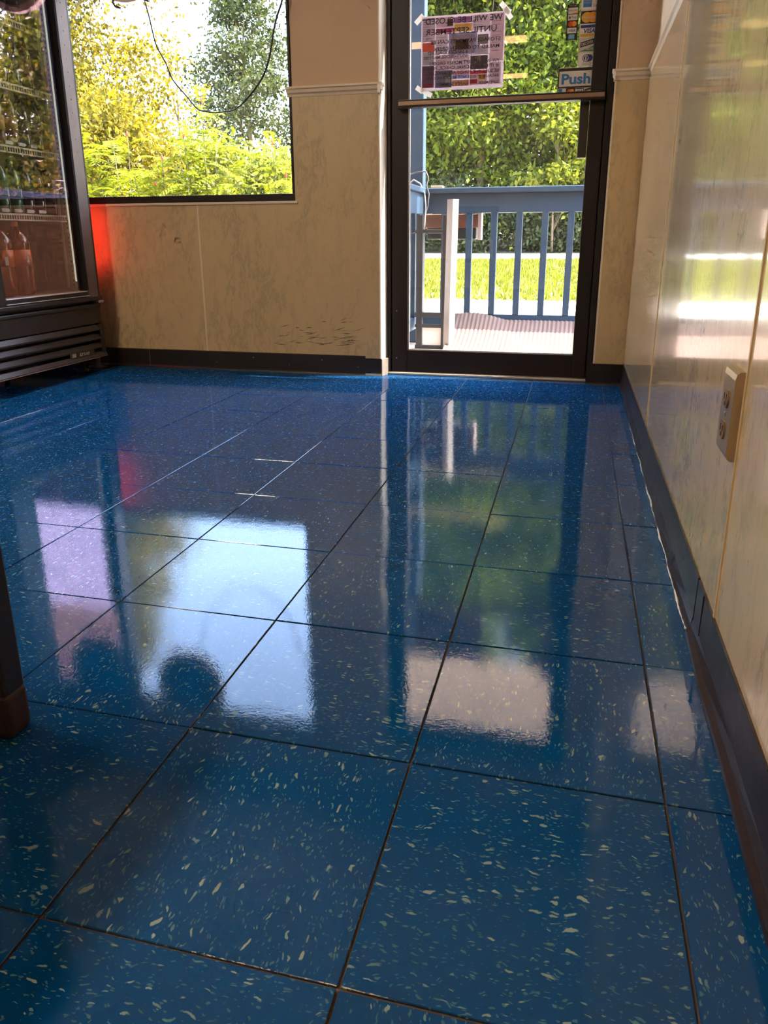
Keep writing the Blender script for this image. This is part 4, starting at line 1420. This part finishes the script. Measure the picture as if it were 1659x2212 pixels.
for (cx_, cz_, a, L) in ((-0.566, 1.536, 0.75, 0.045), (-0.200, 1.556, -0.8, 0.055), (-0.188, 1.535, -0.95, 0.050), (-0.563, 1.262, -0.6, 0.035), (-0.530, 1.247, -0.5, 0.050)):
    ytape = YP - 0.0016 - 0.0005 * len([c_ for c_ in notice.children if c_.name.startswith('tape')])
    ca, sa = math.cos(a), math.sin(a)
    hw = 0.010
    pts = [(cx_ + ca * u - sa * w, cz_ + sa * u + ca * w) for u, w in ((-L / 2, -hw), (L / 2, -hw), (L / 2, hw), (-L / 2, hw))]
    MB().prism(pts, ytape, ytape + 0.0002, 'y').build('tape', M_TAPE, notice)

C_WH = simple('sticker_white', (0.62, 0.56, 0.52), 0.3, var=0.03)
C_BK = simple('sticker_black', (0.02, 0.016, 0.018), 0.3, var=0.05)
C_NAVY = simple('sticker_navy', (0.02, 0.03, 0.16), 0.3, var=0.05)
C_BLUE = simple('sticker_blue', (0.03, 0.17, 0.42), 0.3, var=0.05)
C_SKY = simple('sticker_sky_blue', (0.06, 0.32, 0.52), 0.3, var=0.05)
C_GOLD = simple('sticker_gold', (0.62, 0.32, 0.02), 0.3, var=0.05)
C_ORNG = simple('sticker_orange', (0.72, 0.26, 0.02), 0.3, var=0.05)
C_REDS = simple('sticker_red', (0.60, 0.05, 0.02), 0.3, var=0.05)
C_GRN = simple('sticker_green', (0.03, 0.16, 0.07), 0.3, var=0.05)
C_TAN = simple('sticker_tan', (0.50, 0.44, 0.38), 0.3, var=0.05)
YS = 3.0884


def rect(parent, mat, x0, x1, z0, z1, ly, name='print'):
    return quad(name, mat, parent, [(x0, z0), (x1, z0), (x1, z1), (x0, z1)], YS - 0.0003 * ly)


def ell(parent, mat, cx_, cz_, rx, rz, ly, name='print', n=28):
    return quad(name, mat, parent, [(cx_ + rx * math.cos(2 * math.pi * k / n), cz_ + rz * math.sin(2 * math.pi * k / n)) for k in range(n)], YS - 0.0003 * ly)


def txt(parent, mat, s, x, z, h, w, ly, off=0.0, shear=0.0):
    return flat_text('lettering', s, mat, parent, x, YS - 0.0003 * ly, z, h, width=w, offset=off, shear=shear)


# narrow black card strip
sa_ = box('card_sticker', C_BK, None, 0.054, 0.100, YS, YS + 0.0005, 1.419, 1.551)
tag(sa_, 'narrow black strip sticker with five payment logos on the door', 'sticker')
txt(sa_, C_TAN, 'WE ACCEPT', 0.077, 1.5455, 0.004, 0.030, 1)
rect(sa_, C_WH, 0.0585, 0.0965, 1.5165, 1.5385, 1)
txt(sa_, C_BK, 'DISCOVER', 0.0775, 1.5285, 0.0062, 0.033, 2, 0.01)
quad('print', C_ORNG, sa_, [(0.070, 1.5168), (0.0963, 1.5168), (0.0963, 1.5250)], YS - 0.0006)
rect(sa_, C_WH, 0.0585, 0.0965, 1.4925, 1.5135, 1)
ell(sa_, C_BK, 0.0660, 1.5025, 0.0036, 0.0042, 2)
ell(sa_, C_BK, 0.0668, 1.5082, 0.0009, 0.0018, 2)
ell(sa_, C_WH, 0.0696, 1.5032, 0.0012, 0.0016, 3)
txt(sa_, C_BK, 'Pay', 0.0825, 1.5025, 0.0098, 0.020, 2)
ell(sa_, C_REDS, 0.0700, 1.4795, 0.0100, 0.0100, 1)
ell(sa_, C_ORNG, 0.0845, 1.4795, 0.0100, 0.0100, 2)
ell(sa_, simple('sticker_deep_orange', (0.68, 0.13, 0.02), 0.3), 0.0772, 1.4795, 0.0032, 0.0066, 3)
rect(sa_, C_WH, 0.0580, 0.0950, 1.4450, 1.4650, 1)
txt(sa_, C_NAVY, 'VISA', 0.0765, 1.4550, 0.0098, 0.028, 2, 0.02, 0.25)
rect(sa_, C_SKY, 0.0640, 0.0890, 1.4220, 1.4420, 1)
txt(sa_, C_WH, 'AMERICAN', 0.0765, 1.4350, 0.0040, 0.021, 2)
txt(sa_, C_WH, 'EXPRESS', 0.0765, 1.4290, 0.0040, 0.019, 2)

# wide column of older card decals
sb_ = box('card_sticker', C_TAN, None, 0.1075, 0.1845, YS, YS + 0.0005, 1.319, 1.598)
tag(sb_, 'tall tan sticker column of five big card logos beside the door stile', 'sticker')
BX0, BX1 = 0.1095, 0.1825
rect(sb_, C_WH, BX0, BX1, 1.5265, 1.5965, 1)
rect(sb_, C_BLUE, 0.1165, 0.1505, 1.5365, 1.5900, 2)
for j, s in enumerate(('AMERICAN', 'EXPRESS')):
    txt(sb_, C_TAN, s, 0.1335, 1.5610 - 0.009 * j, 0.0055, 0.028, 3)
txt(sb_, C_BK, 'Cards', 0.1680, 1.5420, 0.0100, 0.026, 2)
rect(sb_, C_BK, BX0, BX1, 1.4770, 1.5225, 1)
ell(sb_, C_GOLD, 0.1340, 1.4995, 0.0215, 0.0195, 2)
ell(sb_, C_ORNG, 0.1585, 1.4995, 0.0215, 0.0195, 3)
txt(sb_, C_WH, 'MasterCard', 0.1460, 1.4995, 0.0100, 0.058, 4, 0.012, 0.15)
rect(sb_, C_WH, BX0, BX1, 1.4260, 1.4755, 1)
rect(sb_, C_NAVY, 0.1120, 0.1800, 1.4610, 1.4720, 2)
rect(sb_, C_GOLD, 0.1120, 0.1800, 1.4290, 1.4395, 2)
txt(sb_, C_NAVY, 'VISA', 0.1460, 1.4500, 0.0165, 0.044, 2, 0.03, 0.25)
rect(sb_, C_TAN, BX0, BX1, 1.3730, 1.4240, 1)
quad('print', C_GRN, sb_, [(0.1120, 1.3745), (0.1800, 1.3745), (0.1800, 1.3980), (0.1500, 1.3880)], YS - 0.0006)
quad('print', C_BK, sb_, [(0.1150, 1.3890), (0.1690, 1.4020), (0.1690, 1.4215), (0.1150, 1.4085)], YS - 0.0009)
o = txt(sb_, C_WH, 'DISCOVER', 0.0, 0.0, 0.0110, 0.046, 0)
o.location = (0.1420, -0.0012, 1.4052)
o.rotation_euler = (0, -0.236, 0)
for v_ in o.data.vertices:
    pass
o2 = txt(sb_, C_WH, 'NOVUS', 0.1580, 1.3835, 0.0105, 0.038, 3, 0.015)
rect(sb_, C_WH, BX0, BX1, 1.3205, 1.3700, 1)
# round-ended emblem
n_ = 20
pts = [(0.1400 + 0.0135 * math.cos(math.pi / 2 + math.pi * k / n_), 1.3495 + 0.0135 * math.sin(math.pi / 2 + math.pi * k / n_)) for k in range(n_ + 1)]
pts += [(0.1545 + 0.0135 * math.cos(-math.pi / 2 + math.pi * k / n_), 1.3495 + 0.0135 * math.sin(-math.pi / 2 + math.pi * k / n_)) for k in range(n_ + 1)]
quad('print', C_NAVY, sb_, pts, YS - 0.0006)
ell(sb_, C_WH, 0.1405, 1.3495, 0.0112, 0.0112, 3)
ell(sb_, C_NAVY, 0.1405, 1.3495, 0.0085, 0.0085, 4)
rect(sb_, C_WH, 0.1385, 0.1425, 1.3425, 1.3565, 5)
txt(sb_, C_BK, 'DINERS CLUB', 0.1460, 1.3305, 0.0045, 0.036, 2)
txt(sb_, C_BK, 'INTERNATIONAL', 0.1460, 1.3250, 0.0040, 0.038, 2)

# push sign
sp_ = box('push_sign', C_BK, None, 0.0320, 0.1790, YS, YS + 0.0005, 1.2060, 1.3165)
tag(sp_, 'white Push sign with blue letters just above the push bar', 'sign')
rect(sp_, C_WH, 0.0315, 0.1795, 1.3150, 1.3168, 1)
rect(sp_, C_WH, 0.0370, 0.1745, 1.2455, 1.3035, 1)
txt(sp_, C_BLUE, 'Push', 0.1055, 1.2735, 0.0390, 0.118, 2, 0.035)
for k, (xa, m_) in enumerate(((0.0355, C_WH), (0.0710, C_BK), (0.1060, C_WH), (0.1410, C_TAN))):
    rect(sp_, m_, xa, xa + 0.032, 1.2120, 1.2390, 1)
rect(sp_, C_BLUE, 0.0375, 0.0520, 1.2130, 1.2380, 2)
txt(sp_, C_BK, 'Cards', 0.0595, 1.2200, 0.0050, 0.012, 2)
ell(sp_, C_REDS, 0.0820, 1.2265, 0.0090, 0.0090, 2)
ell(sp_, C_ORNG, 0.0920, 1.2265, 0.0090, 0.0090, 3)
rect(sp_, C_NAVY, 0.1070, 0.1370, 1.2340, 1.2380, 2)
txt(sp_, C_NAVY, 'VISA', 0.1220, 1.2265, 0.0080, 0.024, 2, 0.02, 0.2)
quad('print', C_BK, sp_, [(0.1440, 1.2250), (0.1690, 1.2310), (0.1690, 1.2380), (0.1440, 1.2320)], YS - 0.0006)

# ------------------------------------------------------------------ round sign and its cord in the window
sg = empty('hanging_sign', (-1.836, 2.90, 1.635))
tag(sg, 'round sign hanging at the top of the window, mostly above the view', 'sign')
mb = MB()
mb.disc((0, 0.205), 0.205, 0.205, -0.016, 0.016, 44)
mb.build('housing', simple('pinkish_white_plastic', (0.62, 0.50, 0.46), 0.4, var=0.05), sg)
MB().disc((0, 0.205), 0.178, 0.178, -0.0185, -0.0155, 44).build('face', simple('dark_sign_face', (0.05, 0.05, 0.06), 0.3), sg)
MB().disc((0, 0.205), 0.178, 0.178, 0.0155, 0.0185, 44).build('face', simple('dark_sign_face', (0.05, 0.05, 0.06), 0.3), sg)
MB().tube([(-0.065, -0.02, 0.03), (-0.070, -0.022, 0.0), (-0.060, -0.022, -0.012), (-0.035, -0.022, -0.022)], 0.0045, 6).build('clip', M_BLK, sg)
MB().tube([(0.055, -0.015, 0.025), (0.075, -0.02, 0.008), (0.105, -0.02, -0.004)], 0.0045, 6).build('clip', M_BLK, sg)
for xx in (-0.12, 0.12):
    MB().tube([(xx, 0, 0.37), (xx, 0, 0.52), (xx, 0.05, 0.50)], 0.002, 5).build('hanger', M_BLK, sg)
cp = [(-1.790, 1.700), (-1.7815, 1.6579), (-1.7639, 1.586), (-1.7411, 1.4741), (-1.7002, 1.3972), (-1.6722, 1.3279), (-1.6093, 1.2565), (-1.5608, 1.2028), (-1.525, 1.1908), (-1.4797, 1.1832), (-1.4363, 1.1844), (-1.377, 1.1916), (-1.3091, 1.2378), (-1.2386, 1.3125), (-1.202, 1.3873), (-1.175, 1.4951), (-1.1594, 1.5522), (-1.1374, 1.6134), (-1.128, 1.70), (-1.124, 1.85), (-1.122, 2.10)]
cv = []
for i in range(len(cp) - 1):          # smooth the hand-read points
    p0, p1, p2_, p3 = cp[max(i - 1, 0)], cp[i], cp[i + 1], cp[min(i + 2, len(cp) - 1)]
    for q in range(4):
        t_ = q / 4
        cv.append(tuple(0.5 * ((2 * p1[a]) + (-p0[a] + p2_[a]) * t_ + (2 * p0[a] - 5 * p1[a] + 4 * p2_[a] - p3[a]) * t_ ** 2 + (-p0[a] + 3 * p1[a] - 3 * p2_[a] + p3[a]) * t_ ** 3) for a in (0, 1)))
cv.append(cp[-1])
cord = empty('power_cord', (0, 2.93, 0))
tag(cord, 'black power cord drooping in a loop across the window', 'cord')
pts = [(x, 0.045 * max(0, (i - 60) / 20.0) if i > 60 else 0, z) for i, (x, z) in enumerate(cv)]
MB().tube(pts, [0.0032 + (0.0012 if i > 46 else 0) for i in range(len(pts))], 8).build('cable', simple('black_cord', (0.012, 0.010, 0.014), 0.4), cord)
MB().tube([(-1.383, 0, 1.215), (-1.372, 0, 1.192), (-1.365, -0.004, 1.186)], 0.0018, 5).build('cable_tie', M_BLK, cord)

# ------------------------------------------------------------------ outlet on the right wall
ou = empty('wall_outlet', (XR, 0.652, 0.395))
tag(ou, 'brass coloured raised double outlet box low on the right wall', 'outlet')
M_BRASS = simple('brushed_brass_plate', (0.50, 0.36, 0.22), 0.3, metal=0.65, var=0.12, nscale=40)
M_SLOT = simple('outlet_slot', (0.05, 0.025, 0.012), 0.5)
prof = [(0, -0.062), (-0.006, -0.062), (-0.0105, -0.058), (-0.012, -0.052), (-0.012, 0.052), (-0.0105, 0.060), (-0.006, 0.064), (0, 0.064)]
vs = [(d, -0.038, z) for d, z in prof] + [(d, 0.038, z) for d, z in prof]
m_ = len(prof)
fs = [tuple(range(m_))[::-1], tuple(range(m_, 2 * m_))] + [(i, (i + 1) % m_, m_ + (i + 1) % m_, m_ + i) for i in range(m_)]
mesh_obj('cover', vs, fs, M_BRASS, ou)
for zc_ in (0.021, -0.024):
    rc = MB()
    poly = [(0.0165 * math.cos(2 * math.pi * k / 20), zc_ + max(-0.0125, min(0.0125, 0.0165 * math.sin(2 * math.pi * k / 20)))) for k in range(20)]
    rc.prism(poly, -0.0145, -0.0118, 'x')
    ro = rc.build('receptacle', simple('brown_receptacle', (0.22, 0.13, 0.07), 0.35), ou)
    MB().box(-0.0152, -0.0144, -0.0075, -0.0055, zc_ - 0.002, zc_ + 0.007).build('slot', M_SLOT, ro)
    MB().box(-0.0152, -0.0144, 0.0055, 0.0075, zc_ - 0.002, zc_ + 0.007).build('slot', M_SLOT, ro)
    MB().box(-0.0152, -0.0144, -0.0025, 0.0025, zc_ - 0.009, zc_ - 0.004).build('slot', M_SLOT, ro)
MB().box(-0.0135, -0.0118, -0.003, 0.003, -0.0045, 0.0015, bev=0.0007).build('screw', M_CHR, ou)

# ------------------------------------------------------------------ chair at the left edge
ch = empty('chair', (-0.735, 0.045, 0))
tag(ch, 'dark chair at the left edge, only the foot of one leg showing', 'chair')
M_CH = simple('dark_stained_wood', (0.014, 0.008, 0.006), 0.4, var=0.4, nscale=12)
M_TIP = simple('worn_red_brown_wood', (0.022, 0.005, 0.003), 0.55, var=0.5, nscale=45, bump=0.3)
for sx in (-1, 1):
    for sy in (-1, 1):
        x, y = 0.195 * sx, 0.197 * sy
        top = 0.44 if sy > 0 else 0.90
        lg = MB()
        lg.box(x - 0.019, x + 0.019, y - 0.019, y + 0.019, 0.062, top, bev=0.004)
        lo = lg.build('leg', M_CH, ch)
        MB().box(x - 0.021, x + 0.021, y - 0.021, y + 0.021, 0.0005, 0.064, bev=0.008, seg=3).build('leg_tip', M_TIP, lo)
MB().box(-0.225, 0.225, -0.225, 0.225, 0.44, 0.475, bev=0.012).build('seat', simple('black_seat_vinyl', (0.02, 0.018, 0.018), 0.4), ch)
MB().box(-0.176, 0.176, -0.212, -0.190, 0.62, 0.90, bev=0.006).build('backrest', M_CH, ch)
for sx in (-1, 1):
    MB().box(0.195 * sx - 0.010, 0.195 * sx + 0.010, -0.178, 0.178, 0.20, 0.23, bev=0.003).build('stretcher', M_CH, ch)
